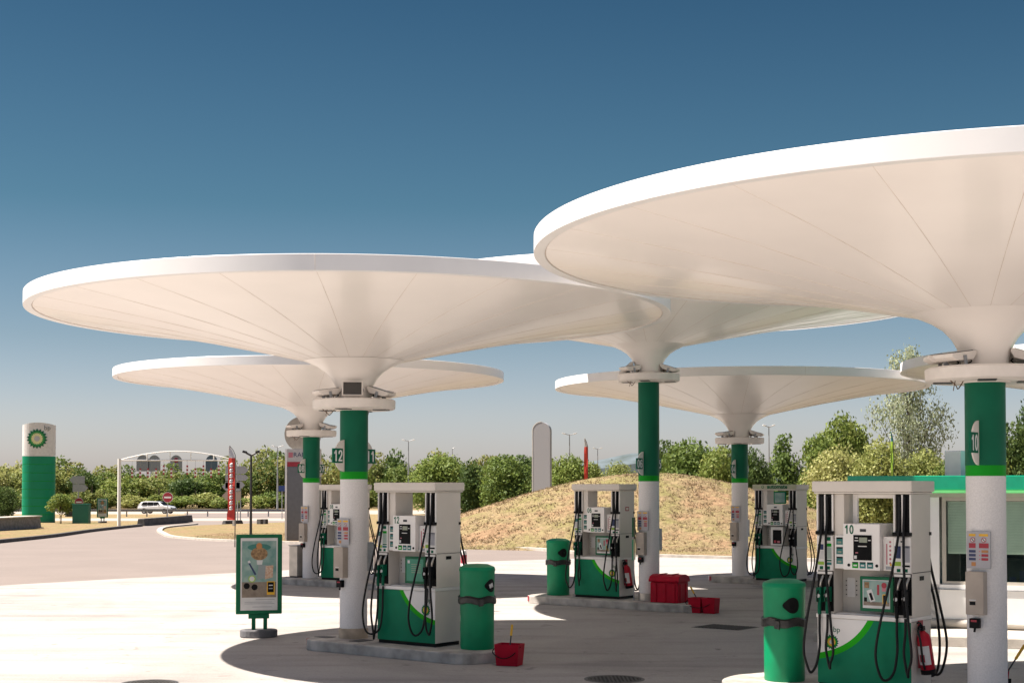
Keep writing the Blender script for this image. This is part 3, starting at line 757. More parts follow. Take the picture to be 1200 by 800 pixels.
    for k, tx in enumerate((-.48,)):
        hose([(tx, .28, 1.68), (tx - .04, .36, 1.3), (tx - .12, .42, .9), (tx - .16, .43, .5), (tx - .12, .41, .2), (tx - .04, .39, .14), (tx, .36, .35), (tx, .31, .8)], root, .014)
    return root
def on_island(o, C, s, v=0, z=.12, rz=0):
    p = C + U * s + V * v; o.location = (p.x, p.y, z); o.rotation_euler = (0, 0, TH + rz); return o
pA = on_island(make_pump('fuel pump numbered 12 with the green leaflet frame, in front of the mound', '12', poster='green', lcol=dgreen, hoses=1, seed=3), C_A, 1.27)
pE = on_island(make_pump('nearest fuel pump, numbered 10, with its emblem on the left of the green front', '10', mirror=True, poster='travel', lcol=dgreen, hoses=0, seed=5, frame=True), C_E, -1.25)
pC = on_island(make_pump('fuel pump between the green bin and column 06, with a fire extinguisher on its side', '06', poster='travel', lcol=dgreen, hoses=0, seed=8), C_C, -1.12, .1)
pD = on_island(make_pump('far fuel pump with automate written on its cap', None, automate=True, hoses=1, seed=11), Vector((6.33, 34.2, 0)), 0, 0)
pB = on_island(make_pump('fuel pump beside column 08, half hidden behind column 12', '08', poster='green', hoses=1, seed=13), C_B, 1.15)
b = MB(); b.box(-.025, .025, -.06, .06, 1.72, 1.80, redmark, Matrix.Translation((.526, 0, 0))); b.box(.5505, .5515, -.04, .04, 1.735, 1.785, cream); b.build('extinguisher_mark', pC)

# ------------------------------------------------------------------ fire extinguishers
def extinguisher(label, host, fallen=0):
    p = host.matrix_world if False else None
    o = thing('fire_extinguisher', label, 'fire extinguisher', group='fire extinguishers on the pumps')
    loc = Vector(host.location); o.location = loc + U * .645 + V * (-.07); o.location.z = .12 + .22; o.rotation_euler = (0, 0, TH)
    b = MB(); b.box(-.092, -.078, -.05, .05, .05, .55, redmark); b.build('bracket', o)
    b = MB(); b.lathe([(.0, 0), (.062, .0), (.075, .02), (.075, .36), (.06, .41), (.03, .44), (.02, .46), (0, .46)], redp, 28, cap=False); bd = b.build('cylinder', o)
    b = MB(); b.lathe([(.0765, .10), (.0765, .30)], paper, 16, None, -2.6, -.6, cap=False); b.lathe([(.0775, .13), (.0775, .21)], redmark, 10, None, -2.2, -1.4, cap=False); b.build('label_band', bd)
    b = MB(); b.lathe([(.079, -.005), (.079, .045)], black, 28); b.build('foot', bd)
    b = MB(); b.box(-.02, .02, -.03, .03, .455, .50, black); b.tube([(0, .02, .49), (0, -.04, .52), (0, -.11, .50)], .011, black, 6, 4); b.tube([(0, .0, .50), (0, -.05, .55), (0, -.12, .555)], .009, black, 6, 4); b.build('valve', o)
    b = MB(); b.tube([(0, .02, .47), (-.01, .10, .46), (.0, .155, .33), (.0, .13, .14), (0, .09, .08)] if fallen else [(0, -.02, .47), (.0, -.11, .48), (.02, -.145, .35), (.01, -.13, .16), (0, -.085, .06)], .012, rubber, 8, 6); b.build('hose', o)
    for ch in o.children:
        if not ch.name.startswith('bracket'): ch.rotation_euler = (R(7), R(-5), 0)
    return o
extinguisher('red fire extinguisher hung on the side of the pump numbered 10', pE)
extinguisher('red fire extinguisher hung on the side of the pump beside column 06', pC)

# ------------------------------------------------------------------ bins
def make_bin(label, C, s, face, v=0, h=1.15):
    o = thing('waste_bin', label, 'bin', group='round green bins on the pump islands')
    on_island(o, C, s, v)
    b = MB(); b.lathe([(.222, .0), (.228, .02), (.232, .60), (.240, 1.02), (.243, 1.05)], bingreen, 48, cap=False); b.build('body', o)
    b = MB(); b.lathe([(.243, 1.05), (.247, 1.055), (.247, 1.075), (.235, 1.105), (.15, 1.14), (.0001, 1.15)], bingreen, 48, cap=False); b.build('lid', o)
    b = MB(); q = []
    for rr, z in ((.2425, .615), (.258, .62), (.262, .65), (.256, .685), (.262, .70), (.244, .715)): q.append((rr, z))
    b.lathe(q, bag, 40, cap=False)
    M = Matrix.Rotation(face - .55, 4, 'Z'); b.box(.25, .285, -.03, .03, .60, .69, bag, M)
    o2 = b.build('bag_band', o)
    for vtx in o2.data.vertices:
        vtx.co.z += .012 * math.sin(math.atan2(vtx.co.y, vtx.co.x) * 5 + s) ; 
    # slot: rounded triangle dark opening with a folded rim
    def patch(pts, rad, m, bb):
        vs = [(rad * math.cos(face + x / rad), rad * math.sin(face + x / rad), z) for x, z in pts]
        c = (rad * math.cos(face), rad * math.sin(face), sum(p[1] for p in pts) / len(pts)); vs.append(c); n = len(pts)
        bb.add(vs, [(i, (i + 1) % n, n) for i in range(n)], m)
    def tri(sc, dx=0):
        P = []
        for i in range(28):
            a = 2 * PI * i / 28; r = .085 * sc * (1 + .28 * math.cos(a - PI) + .10 * math.cos(3 * a)); P.append((-r * 1.15 * math.cos(a) * 1 + dx, .86 + r * .95 * math.sin(a)))
        return P
    b = MB(); patch(tri(1.12), .2405, bingreen, b); patch(tri(1.0), .2435, black, b); b.build('opening', o)
    return o
def cam_face(C, s, off):          # direction (in island frame) from a bin to the camera, turned by off
    p = C + U * s; a = math.atan2(-p.y, -p.x) - TH; return a + off
make_bin('nearest green bin with a black band, in front of pump 10', C_E, -2.33, cam_face(C_E, -2.33, .25))
make_bin('green bin at the end of the island of pump 12, litter caught in its opening', C_A, 2.33, cam_face(C_A, 2.33, .75))
make_bin('green bin to the left of the pump beside column 06', C_C, -2.22, cam_face(C_C, -2.22, .30), .05)
b = MB(); _a = cam_face(C_A, 2.33, .75) + TH; _p = C_A + U * 2.33
b.tube([(0, 0, 0), (.03, .02, .01), (.06, .0, .02)], .03, paper, 6, 3)
tag(b.build('litter', None, 0, (_p.x + .245 * math.cos(_a), _p.y + .245 * math.sin(_a), .97), (0, 0, _a + 1.5)), 'crumpled white litter stuck in the opening of the bin by pump 12', 'litter')
# bollard behind bin A
p = W(543.5, 662, 27.5)
bo = thing('bollard', 'white bollard with a red top band behind the bin of pump 12', 'bollard', (p.x, p.y, -.03))
b = MB(); b.lathe([(.055, 0), (.055, 1.09), (.04, 1.14), (0, 1.15)], whitep, 20, cap=False); b.build('post', bo)
b = MB(); b.lathe([(.057, .90), (.057, 1.06)], redmark, 20, cap=False); b.build('red_band', bo)

# ------------------------------------------------------------------ grit box, buckets, cabinet
g = thing('grit_box', 'red plastic grit box with ribbed sides beside column 06', 'grit box'); on_island(g, C_C, .55, -.15, .12, R(6)); g.scale = (.88, .88, .92)
b = MB(); b.box(-.33, .33, -.26, .26, .0, .42, red)
for x in (-.24, -.02, .20): b.box(x, x + .07, -.278, .278, .0, .39, red)
for y in (-.18, .10): b.box(-.347, .347, y, y + .07, .0, .39, red)
b.build('body', g, .015)
b = MB(); pr = [(-.29, .425), (.29, .425), (.30, .46), (.24, .54), (.10, .575), (-.10, .575), (-.24, .54), (-.30, .46)]
v_ = [(-.355, y, z) for y, z in pr] + [(.355, y, z) for y, z in pr]; n_ = len(pr)
b.add(v_, [tuple(range(n_)), tuple(range(n_, 2 * n_))[::-1]] + [(i, i + n_, (i + 1) % n_ + n_, (i + 1) % n_) for i in range(n_)], red)
for x in (-.16, .12): b.box(x, x + .05, -.16, .16, .576, .590, red)
b.build('lid', g, .02)
def bucket(label, pos, rz, twin, w=.17):
    o = thing('squeegee_bucket', label, 'bucket', pos, rz, 'red window washing buckets')
    b = MB()
    def tub(cx, ww):
        t = .006
        M = Matrix.Translation((cx, 0, 0))
        o4 = [(-ww * .86, -.11), (ww * .86, -.11), (ww * .86, .11), (-ww * .86, .11)]; T = [(x * 1.16, y * 1.18) for x, y in o4]
        I = [(x * .93, y * .93) for x, y in T]; J_ = [(x * .93, y * .93) for x, y in o4]
        v = [(x, y, 0) for x, y in o4] + [(x, y, .28) for x, y in T] + [(x, y, .28) for x, y in I] + [(x, y, .12) for x, y in J_]
        f = [(3, 2, 1, 0)] + [(i, (i + 1) % 4, (i + 1) % 4 + 4, i + 4) for i in range(4)] + [(i + 4, (i + 1) % 4 + 4, (i + 1) % 4 + 8, i + 8) for i in range(4)] + [(i + 8, (i + 1) % 4 + 8, (i + 1) % 4 + 12, i + 12) for i in range(4)] + [(12, 13, 14, 15)]
        b.add(v, f, red, M=M)
    if twin: tub(-.12, .13); tub(.165, .13)
    else: tub(0, w)
    b.build('tub', o, .008)
    c = MB(); x = .17 if not twin else .27
    c.tube([(-x, -.02, .25), (-x - .03, -.10, .17), (-x * .3, -.155, .10), (x * .5, -.155, .14), (x, -.05, .25)], .007, black, 6, 6); c.build('handle', o)
    return o
def squeegee(label, base, top, gripcol=yellow):
    d = Vector(top) - Vector(base)
    o = thing('squeegee', label, 'squeegee', base, 0, 'squeegees')
    b = MB(); b.tube([(0, 0, 0), d * .62], .009, darkgrey, 8, 1); b.build('shaft', o)
    b = MB(); b.tube([d * .6, d], .016, gripcol, 8, 1); b.build('grip', o)
    b = MB(); b.box(-.10, .10, -.015, .015, -.03, .02, black); b.build('blade', o)
p = G(597, 781); bA = (p.x, p.y + .12, -.03)
bucket('single red bucket on the ground past the bin of pump 12', bA, R(-20), False)
squeegee('squeegee with a yellow grip standing in the single red bucket', (bA[0], bA[1], .14), (bA[0] + .035, bA[1] + .02, .50))
p = G(823, 719); bC = (p.x + .03, p.y + .15, -.03)
bucket('double red bucket on the ground beside the red grit box', bC, R(-32), True)
squeegee('squeegee leaning left in the double red bucket', (bC[0] - .06, bC[1], .14), (bC[0] - .22, bC[1] + .06, .45))
bucket('red bucket hidden behind the foot of column 10', (5.45, 16.6, -.03), R(10), False)
squeegee('squeegee with yellow grip leaning right from behind column 10', (5.55, 16.5, .12), (5.81, 16.5, .52))
cb = thing('steel_cabinet', 'plain stainless cabinet at the end of the island of column 08', 'cabinet'); on_island(cb, C_B, -.42, 0, .12)
b = MB(); b.box(-.13, .15, -.2, .2, .03, .76, steel); b.build('body', cb, .008)
b = MB(); b.box(-.145, .165, -.215, .215, .761, .785, steel); b.build('top', cb, .004)
b = MB(); b.box(-.12, .14, -.18, .18, 0, .029, darkgrey); b.build('foot', cb)
# green edge-on notices at column C
q = thing('green_notice', 'narrow green notice standing edge-on at the left of column 06', 'notice', (C_C.x - .30, C_C.y - .05, 0), R(78))
b = MB(); b.box(-.16, .16, -.012, .012, .90, 1.30, storegreen); b.box(-.16, .16, -.012, .012, 1.35, 1.72, signgreen); b.build('panel', q)
b = MB(); b.cyl((0, .0, .12), (0, .0, 1.72), .011, galv); b.build('post', q)

# ------------------------------------------------------------------ manholes
def cover(name, label, pos, rx, ry=None, group=None, rz=0):
    o = thing(name, label, 'manhole cover', (pos.x, pos.y, -.04), rz, group)
    b = MB()
    if ry is None:
        b.lathe([(rx + .04, .009), (rx + .04, .0125), (rx + .005, .0125), (rx + .005, .009)], darkgrey, 40, cap=False); b.build('frame', o)
        b = MB(); b.lathe([(rx, .009), (rx, .0135)], castiron, 40)
        for i in range(-6, 7):
            for j in range(-6, 7):
                x, y = i * rx / 7, j * rx / 7
                if x * x + y * y < (rx * .88) ** 2: b.box(x - .012, x + .012, y - .012, y + .012, .0136, .017, castiron)
        b.build('lid', o)
    else:
        b.box(-rx - .03, rx + .03, -ry - .03, ry + .03, .009, .0125, darkgrey); b.build('frame', o)
        b = MB()
        for k in range(12): x = -rx + (k + .5) * 2 * rx / 12; b.box(x - rx / 18, x + rx / 18, -ry, ry, .0127, .018, castiron)
        b.build('grate', o)
cover('manhole_cover', 'round cast iron cover at the bottom of the picture between the near pumps', G(720, 796), .33)
cover('drain_grate', 'rectangular drain grate in the shade left of the nearest bin', G(850, 735), .42, .32, rz=R(-38))
cover('manhole_cover', 'round cover on the sunlit concrete at the bottom left', G(175, 801), .30)
# ------------------------------------------------------------------ poster stand
def poster_stand(label, pos, rz, sc=1, detail=True):
    o = thing('poster_stand', label, 'poster stand', pos, rz, 'green framed poster stands'); o.scale = (sc,) * 3
    b = MB(); n = 24; b.prism([(.29 * math.cos(2 * PI * i / n), .22 * math.sin(2 * PI * i / n)) for i in range(n)], 0, .12, basec); b.build('base', o, .02)
    b = MB()
    for x in (-.11, .07): b.box(x, x + .06, -.03, .03, .121, .34, signgreen)
    b.box(-.16, .16, -.035, .035, .29, .36, signgreen); b.build('support', o, .004)
    b = MB(); b.box(-.355, .355, -.05, .05, .361, 1.60, signgreen); fr = b.build('frame', o, .012)
    b = MB(); y = -.053; b.box(-.285, .285, y, -.0505, .42, 1.545, paper)
    if detail:
        M0 = Matrix.Translation((0, y - .0002, 0)) @ FRONT
        b.box(-.265, .265, 1.50 - .84, 1.50, .0005, .001, pteal, M0)
        b.box(-.265, .265, .62, .86, .0012, .0016, sand, M0)
        n = 22
        # iced cup with garnish, straw, jar and snacks, a yellow edged card
        b.prism([(.13 * math.cos(2 * PI * i / n) + .0, 1.30 + .10 * math.sin(2 * PI * i / n)) for i in range(n)], .0018, .0022, brown, M0)
        b.prism([(.045 * math.cos(2 * PI * i / n) + .0, 1.42 + .05 * math.sin(2 * PI * i / n)) for i in range(n)], .0023, .0026, orange, M0)
        b.prism([(.18 * math.cos(2 * PI * i / n) + .0, 1.40 + .055 * math.sin(2 * PI * i / n)) for i in range(n)], .0013, .0016, mat('poster_deep_teal', (.04, .19, .16), .5), M0)
        b.prism([(-.04, 1.20), (.055, 1.20), (.045, 1.13), (-.03, 1.13)], .0023, .0027, paper, M0)
        b.prism([(-.03, .90), (.10, .92), (.12, 1.12), (-.01, 1.13)], .0023, .0027, mat('poster_grey', (.28, .32, .32), .5), M0)
        b.prism([(.09, .90), (.21, .93), (.22, 1.12), (.10, 1.11)], .0028, .003, mat('poster_salmon', (.5, .28, .18), .5, col2=(.6, .5, .4), scale=40), M0)
        b.prism([(-.17, 1.16), (-.15, 1.17), (-.04, .98), (-.07, .97)], .0028, .003, navy, M0)
        b.prism([(-.18, 1.18), (-.15, 1.20), (-.13, 1.17), (-.16, 1.15)], .0031, .0033, paper, M0)
        b.prism([(.055 * math.cos(2 * PI * i / n) - .11, .91 + .055 * math.sin(2 * PI * i / n)) for i in range(n)], .0031, .0033, lime, M0)
        b.prism([(.04 * math.cos(2 * PI * i / n) - .11, .91 + .04 * math.sin(2 * PI * i / n)) for i in range(n)], .0034, .0036, paper, M0)
        for cx, cz in ((-.19, .80), (-.07, .78)): b.prism([((.045 + .006 * (i % 2)) * math.cos(2 * PI * i / n) + cx, cz + (.045 + .006 * (i % 2)) * math.sin(2 * PI * i / n)) for i in range(n)], .0023, .0026, black, M0)
        b.box(.12, .24, .66, .87, .0031, .0033, yellow, M0); b.box(.133, .227, .70, .855, .0034, .0036, black, M0)
        b.box(.15, .21, .80, .815, .0037, .0038, paper, M0); b.box(.15, .21, .75, .765, .0037, .0038, galv, M0)
        for x0, x1, z in ((-.05, .24, .585), (-.22, .2, .545), (-.22, .24, .52), (-.1, .2, .47)): b.box(x0, x1, z, z + .007, .0005, .001, galv, M0)
    b.build('poster', fr)
    return o
p = G(300.5, 748); poster_stand('green framed drink poster on a concrete foot, at the edge of the shade', (p.x, p.y + .2, -.032), R(12))
p = G(120, 612.5); poster_stand('small distant green framed poster stand on the verge near the pylon', (p.x, p.y, p.z + .01), R(4), 1.18)

# ------------------------------------------------------------------ pylon
p = G(45, 612)
py = thing('price_pylon', 'tall green and white oval pylon with the sunburst emblem and bp lettering', 'pylon', (p.x, p.y, p.z), R(8))
w = 1.27; d = .62; n = 40
def oval(s=1, n=40): return [(w * s * math.copysign(abs(math.cos(a)) ** .8, math.cos(a)), d * s * math.sin(a)) for a in [2 * PI * i / n for i in range(n)]]
for k in range(8):
    b = MB(); b.prism(oval(1.0), .0 + k * .655, .0 + (k + 1) * .655 - .035, mat('pylon_green', (.002, .26, .135), .4, var=.06, scale=.7, spec=.3)); b.build('green_segment', py, .01)
b = MB(); b.prism(oval(.985), 0.02, 5.2, lgreen); b.build('core', py)
top = [(x, y) for x, y in oval(1.0)]
b = MB(); vs = [(x, y, 5.242) for x, y in top] + [(x, y, 7.65 + .20 * (1 - (x / w) ** 2)) for x, y in top]; m_ = len(top)
b.add(vs, [tuple(range(m_))[::-1], tuple(range(m_, 2 * m_))] + [(i, (i + 1) % m_, (i + 1) % m_ + m_, i + m_) for i in range(m_)], mat('pylon_white', (.74, .73, .74), .35)); hd = b.build('head', py)
b = MB(); flower(b, 0, 0, .80, FRONT, (mat('petal_dark', (.0, .15, .06), .4), mat('petal_mid', (.02, .30, .06), .4), mat('petal_light', (.78, .76, .42), .4), mat('petal_core', (.50, .52, .55), .4)), .012)
b.build('emblem', hd, 0, (-.05, -d - .012, 6.58))
text('bp', .52, mat('pylon_letter', (.07, .08, .08), .5), hd, (.72, -.60, 7.42), (R(90), 0, R(22)), 'lettering', -.004)
# ------------------------------------------------------------------ trees and shrubs
def crown_mesh(name, seed, lobes, nleaf, leaf, m, shape='round', hollow=.45, lrange=(.14, .26)):
    g = np.random.default_rng(seed); L = []
    for i in range(lobes):
        a = g.uniform(0, 2 * PI); zz = g.uniform(0, 1)
        if shape == 'round': rad = .5 * math.sqrt(max(0.02, 1 - (2 * zz - 1) ** 2)) * g.uniform(.3, .78); z = .16 + zz * .70
        elif shape == 'cone': rad = .40 * (1.05 - zz) ** .8 * g.uniform(.2, .9); z = .12 + zz * .78
        elif shape == 'column': rad = .34 * math.sin(PI * (.12 + .80 * zz)) ** .7 * g.uniform(.1, 1); z = .10 + zz * .82
        else: rad = .42 * g.uniform(.0, 1); z = .12 + zz * .5 * (1 - rad)
        L.append((rad * math.cos(a), rad * math.sin(a), z, g.uniform(*lrange) * (1 - .45 * zz if shape in ('cone', 'column') else 1)))
    L = np.array(L); wts = L[:, 3] ** 2; idx = g.choice(len(L), nleaf, p=wts / wts.sum())
    d = g.normal(size=(nleaf, 3)); d /= np.linalg.norm(d, axis=1)[:, None]
    rr = g.uniform(hollow, 1.08, nleaf) ** .6
    # clumping
    cl = g.normal(size=(lobes * 14, 3)); cl /= np.linalg.norm(cl, axis=1)[:, None]
    near = cl[g.integers(0, len(cl), nleaf)]; d = d * .55 + near * .75; d /= np.linalg.norm(d, axis=1)[:, None]
    c = L[idx, :3] + d * (L[idx, 3] * rr)[:, None] * np.array([1, 1, .85]) + g.normal(0, .012, (nleaf, 3))
    c[:, 2] = np.maximum(c[:, 2], .015)
    nn = d * .7 + g.normal(0, .55, (nleaf, 3)); nn /= np.linalg.norm(nn, axis=1)[:, None]
    t = np.cross(nn, g.normal(size=(nleaf, 3))); t /= np.linalg.norm(t, axis=1)[:, None]; bt = np.cross(nn, t)
    sz = (leaf * g.uniform(.55, 1.25, nleaf))[:, None]
    q = np.stack([c - t * sz, c - bt * sz * .55, c + t * sz, c + bt * sz * .55], 1).reshape(-1, 3)
    me = bpy.data.meshes.new(name); me.from_pydata(q.tolist(), [], np.arange(nleaf * 4).reshape(-1, 4).tolist()); me.materials.append(m); me.update()
    return me, L
def trunk_mesh(name, seed, L, r=.022, zb=.0, n=9, multi=1):
    b = MB(); rd = random.Random(seed)
    for j in range(multi):
        ox = rd.uniform(-.05, .05) if multi > 1 else 0; oy = rd.uniform(-.05, .05) if multi > 1 else 0
        b.tube([(ox, oy, -.03), (ox * 1.5 + rd.gauss(0, .01), oy, .25), (ox * 2.5, oy * 2 + rd.gauss(0, .02), .5), (ox * 3, oy * 3, .82)], r / (1 + .4 * (multi - 1)), bark, 8, 4, r * .2)
    for k in range(min(n, len(L))):
        x, y, z, q = L[k]; z0 = max(.1, z - .22 - .3 * math.hypot(x, y))
        b.tube([(0, 0, z0), (x * .45, y * .45, (z0 + z) / 2 - .01), (x, y, z)], r * .42, bark, 6, 3, r * .1)
    me_o = b.build(name); me = me_o.data; bpy.data.objects.remove(me_o); return me
def make_var(kind, seed, lobes, nleaf, leaf, m, shape='round', hollow=.45, multi=1, r=.022, lrange=(.14, .26), nb=9):
    c, L = crown_mesh('crown', seed, lobes, nleaf, leaf, m, shape, hollow, lrange)
    return c, trunk_mesh('trunk', seed, L, r, n=nb, multi=multi)
def plant(var, pos, h, wx, label, cat, group=None, name='tree', rz=None):
    o = thing(name, label, cat, pos, random.uniform(0, 6.28) if rz is None else rz, group)
    for nm, me in zip(('crown', 'trunk'), var):
        q = bpy.data.objects.new(nm, me); COL.objects.link(q); q.parent = o; q.scale = (wx, wx, h)
    return o
belt = [make_var('b', 20 + k, 22, 3400, .036, (leaf_belt, leaf_green, leaf_belt, leaf_dark, leaf_belt, leaf_yel)[k]) for k in range(6)]
names_ = ['olive green leafy tree in the belt beyond the far road', 'fresh green leafy tree in the belt beyond the far road', 'olive green leafy tree in the belt beyond the far road', 'dark green leafy tree in the belt beyond the far road', 'olive green leafy tree in the belt beyond the far road', 'yellowing tree in the belt beyond the far road']
GB = 'trees in the belt beyond the far road'
for row, (Yc, n, hs) in enumerate(((232, 26, (6.2, 8.0)), (246, 24, (8.2, 10.2)))):
    for i in range(n):
        pxv = -30 + (690 / n) * (i + random.uniform(.1, .9)); Yv = Yc + random.uniform(-4, 4)
        P = W(pxv, 590, Yv); k = random.choice((0, 1, 2, 3, 4, 0, 2, 4)) if pxv > 60 else random.choice((5, 0, 5))
        tp = np.interp(pxv, (-30, 30, 70, 130, 150, 255, 280, 330, 350, 420, 450, 500, 560, 690), (538, 540, 542, 545, 550, 550, 536, 532, 538, 534, 532, 540, 540, 546)) + (9 if row == 0 else 0) + random.uniform(-4, 5)
        plant(belt[k], (P.x, P.y, gz(Yv)), (W(0, tp, Yv).z - gz(Yv)) * 1.12, random.uniform(6.5, 8.5), names_[k], 'tree', GB + (' ' + ('a', 'b')[0] if False else ''))
shr = [make_var('s', 60 + k, 16, 2200, .05, (leaf_belt, leaf_green, leaf_yel)[k], 'low', multi=3) for k in range(3)]
for i in range(26):
    pxv = -20 + 25 * i + random.uniform(-8, 8); Yv = 222 + random.uniform(-2, 3); P = W(pxv, 590, Yv); k = random.choice((0, 0, 1, 2))
    plant(shr[k], (P.x, P.y, gz(Yv)), random.uniform(2.6, 5), random.uniform(4, 6.5), ('low olive shrub', 'low green shrub', 'low yellowish shrub')[k] + ' at the foot of the far tree belt', 'shrub', 'shrubs at the foot of the far tree belt', 'shrub')
# trees nearer, right half: (px centre, top y, width px, distance, variant, label)
vg = make_var('g', 101, 44, 13000, .026, leaf_green); vd = make_var('d', 102, 30, 8000, .027, leaf_dark); vy = make_var('y', 103, 44, 12000, .024, leaf_yel); vg2 = make_var('g2', 104, 40, 12000, .026, leaf_green)
vcone = make_var('c', 105, 40, 9000, .024, leaf_green, 'cone'); vconical = make_var('k', 106, 34, 4200, .035, leaf_dark, 'column')
vs_ = make_var('silver', 107, 85, 14500, .0120, leaf_silver, 'column', .1, multi=3, r=.013, lrange=(.10, .20), nb=40)
near_trees = [
 (552, 541, 42, 150, vconical, 'small dark tree with a pointed crown standing alone left of the mound'),
 (590, 540, 62, 138, vg2, 'bright green tree just left of the white monolith'), (615, 536, 56, 152, vd, 'dark green tree directly behind the left foot of the white monolith'),
 (520, 538, 66, 175, vg, 'green tree behind pump 12, to the left of the pointed tree'),
 (665, 540, 52, 120, vg, 'green bush peeping over the mound right of the white monolith'), (722, 547, 44, 118, vy, 'pale yellowish bush peeping over the top of the mound'), (693, 548, 34, 128, vg2, 'small green bush behind the red and white feather flag'),
 (782, 520, 40, 98, vd, 'dark slim tree directly right of column 06'), (812, 524, 72, 90, vg, 'broad bright green bush behind the mound, right of column 06'), (846, 530, 52, 86, vg, 'rounded green bush behind the mound, left of the far column'),
 (884, 528, 40, 88, vd, 'dark bush directly right of the far column'), (918, 512, 66, 92, vcone, 'tall green conical tree behind the automate pump'),
 (962, 520, 56, 84, vg2, 'green tree between the conical tree and the yellowish trees'), (990, 497, 62, 96, vg, 'tall rounded green tree left of the silvery tree'),
 (985, 532, 66, 76, vy, 'yellowish tree above the left end of pump 10'), (1030, 524, 62, 74, vy, 'yellowish tree seen through the window frame of pump 10'), (1085, 535, 66, 78, vy, 'yellowish tree at the foot of the silvery tree, behind the shop roof'), (1120, 545, 50, 72, vg2, 'green bush behind the white roof block'),
 (1186, 500, 62, 84, vd, 'dark tree at the right edge behind the shop'), (1222, 470, 62, 90, vd, 'tall dark tree cut by the right edge of the photo'), (1160, 530, 50, 80, vg2, 'green tree hidden mostly behind column 10'),
]
for cx, ty, wp, D, var, lab in near_trees:
    P = W(cx, 590, D); h = W(cx, ty, D).z - gz(D); 
    plant(var, (P.x, D, gz(D)), h * 1.06, wp / F * D * (1.3 if var is vconical else 1.3), lab, 'tree' if h > 4.5 else 'bush', 'trees behind the mound and shop', 'tree' if h > 4.5 else 'bush')
P = W(1066, 590, 98); plant(vs_, (P.x, 98, gz(98)), W(0, 391, 98).z - gz(98), 95 / F * 98 * 1.35, 'tall airy silvery tree rising above the far canopy', 'tree', 'trees behind the mound and shop', rz=.5)
# foreground left shrubs
P = G(70, 613); plant(make_var('f', 110, 16, 1500, .05, leaf_green, 'round', multi=4), (P.x, P.y, P.z), 2.25, 2.1, 'bright leafy shrub at the foot of the pylon', 'shrub', None, 'shrub')
P = G(2, 609); plant(vd, (P.x, P.y, P.z), 3.0, 3.4, 'dark shrub at the left edge beside the concrete wall', 'shrub', None, 'shrub')
# wooded ridge
hb = MB(); vs = []; fs = []; n = 60
for i in range(n + 1):
    x = -100 + i * 14; hgt = 6 + 32 * math.exp(-((x - 150) / 130) ** 2) + random.uniform(-1.5, 1.5)
    vs += [(x, 1450, -2), (x, 1460, hgt * .7), (x, 1500, hgt), (x, 1560, hgt * .8)]
for i in range(n):
    for j in range(3): a = i * 4 + j; fs.append((a, a + 4, a + 5, a + 1))
hb.add(vs, fs, mat('far_wood', (.10, .13, .15), .9, col2=(.05, .07, .07), scale=.05), True); struct(hb.build('hills'))

# ------------------------------------------------------------------ left background furniture
def post_sign(name, label, pxs, ybase, cat, group=None):
    P = G(pxs, ybase); return thing(name, label, cat, P, 0, group), P.y
# direction signs seen from behind (arrow boards)
def arrow_sign(label, cx, yb, boards, D):
    z0 = gz(D); P = W(cx, 590, D); o = thing('direction_sign', label, 'road sign', (P.x, D, z0), 0, 'grey backed direction signs'); k = F / D
    topz = max(EYE + (571 - b[2]) / k for b in boards) - z0
    b = MB()
    for dx in (-.12, .12) if len(boards) > 2 else (0,): b.cyl((dx, .06, 0), (dx, .06, topz), .05, galv, n=10)
    b.build('post', o)
    for x0, x1, y0, y1, dr, m in boards:
        a, c = (x0 - cx) / k, (x1 - cx) / k; lo, hi = EYE + (571 - y1) / k - z0, EYE + (571 - y0) / k - z0; md = (lo + hi) / 2; t = (hi - lo) * .5
        pts = [(a, lo), (c, lo), (c, hi), (a, hi)]
        if dr < 0: pts = [(a, md), (a + t, lo), (c, lo), (c, hi), (a + t, hi)]
        if dr > 0: pts = [(a, lo), (c - t, lo), (c, md), (c - t, hi), (a, hi)]
        b = MB(); b.prism(pts, -.02, .02, m, FRONT); b.build('board', o)
    return o
arrow_sign('grey backed twin arrow sign between the pylon and the white gantry', 91.5, 592, [(81, 99, 557.5, 566.5, -1, greyback), (85, 103, 567, 576, 1, greyback)], 118)
arrow_sign('stack of grey arrow signs behind the red feather flag', 280, 598, [(264, 291, 546, 555, 1, greyback), (264, 291, 556, 563, 1, greyback), (264, 287, 564, 572, 1, greyback), (260, 281, 565, 575, -1, greyback), (260, 282, 575.5, 586, -1, mat('sign_back_tan', (.42, .33, .27), .5))], 125)
def noentry(label, cx, cy, D, rad, group='round red no entry signs'):
    z0 = gz(D); P = W(cx, cy, D); o = thing('road_sign', label, 'road sign', (P.x, D, z0), 0, group); h = P.z - z0
    b = MB(); b.cyl((0, .04, 0), (0, .04, h), .035, galv, n=10); b.build('post', o)
    b = MB(); b.lathe([(rad, -.01), (rad, .012)], redmark, 28, Matrix.Translation((0, 0, h)) @ FRONT); dsc = b.build('disc', o)
    b = MB(); b.lathe([(rad * 1.06, -.012), (rad * 1.06, .008)], whitep, 28, Matrix.Translation((0, 0, h)) @ FRONT); b.build('border', dsc)
    b = MB(); b.box(-rad * .72, rad * .72, -.018, -.013, h - rad * .17, h + rad * .17, whitep); b.build('bar', dsc)
noentry('no entry sign on a post in front of the white car', 196.5, 582.5, 130, .44)
noentry('small no entry sign above the green cabinet', 92.5, 588, 116, .32)
P = G(95.5, 613); o = thing('utility_cabinet', 'plain green cabinet on the verge left of the small poster stand', 'cabinet', P)
b = MB(); b.box(-.62, .62, -.3, .3, 0, 1.42, mat('cabinet_green', (.004, .13, .085), .4)); b.build('body', o, .02)
b = MB(); b.box(-.65, .65, -.33, .33, 1.421, 1.5, MATS['cabinet_green']); b.build('roof', o, .01)
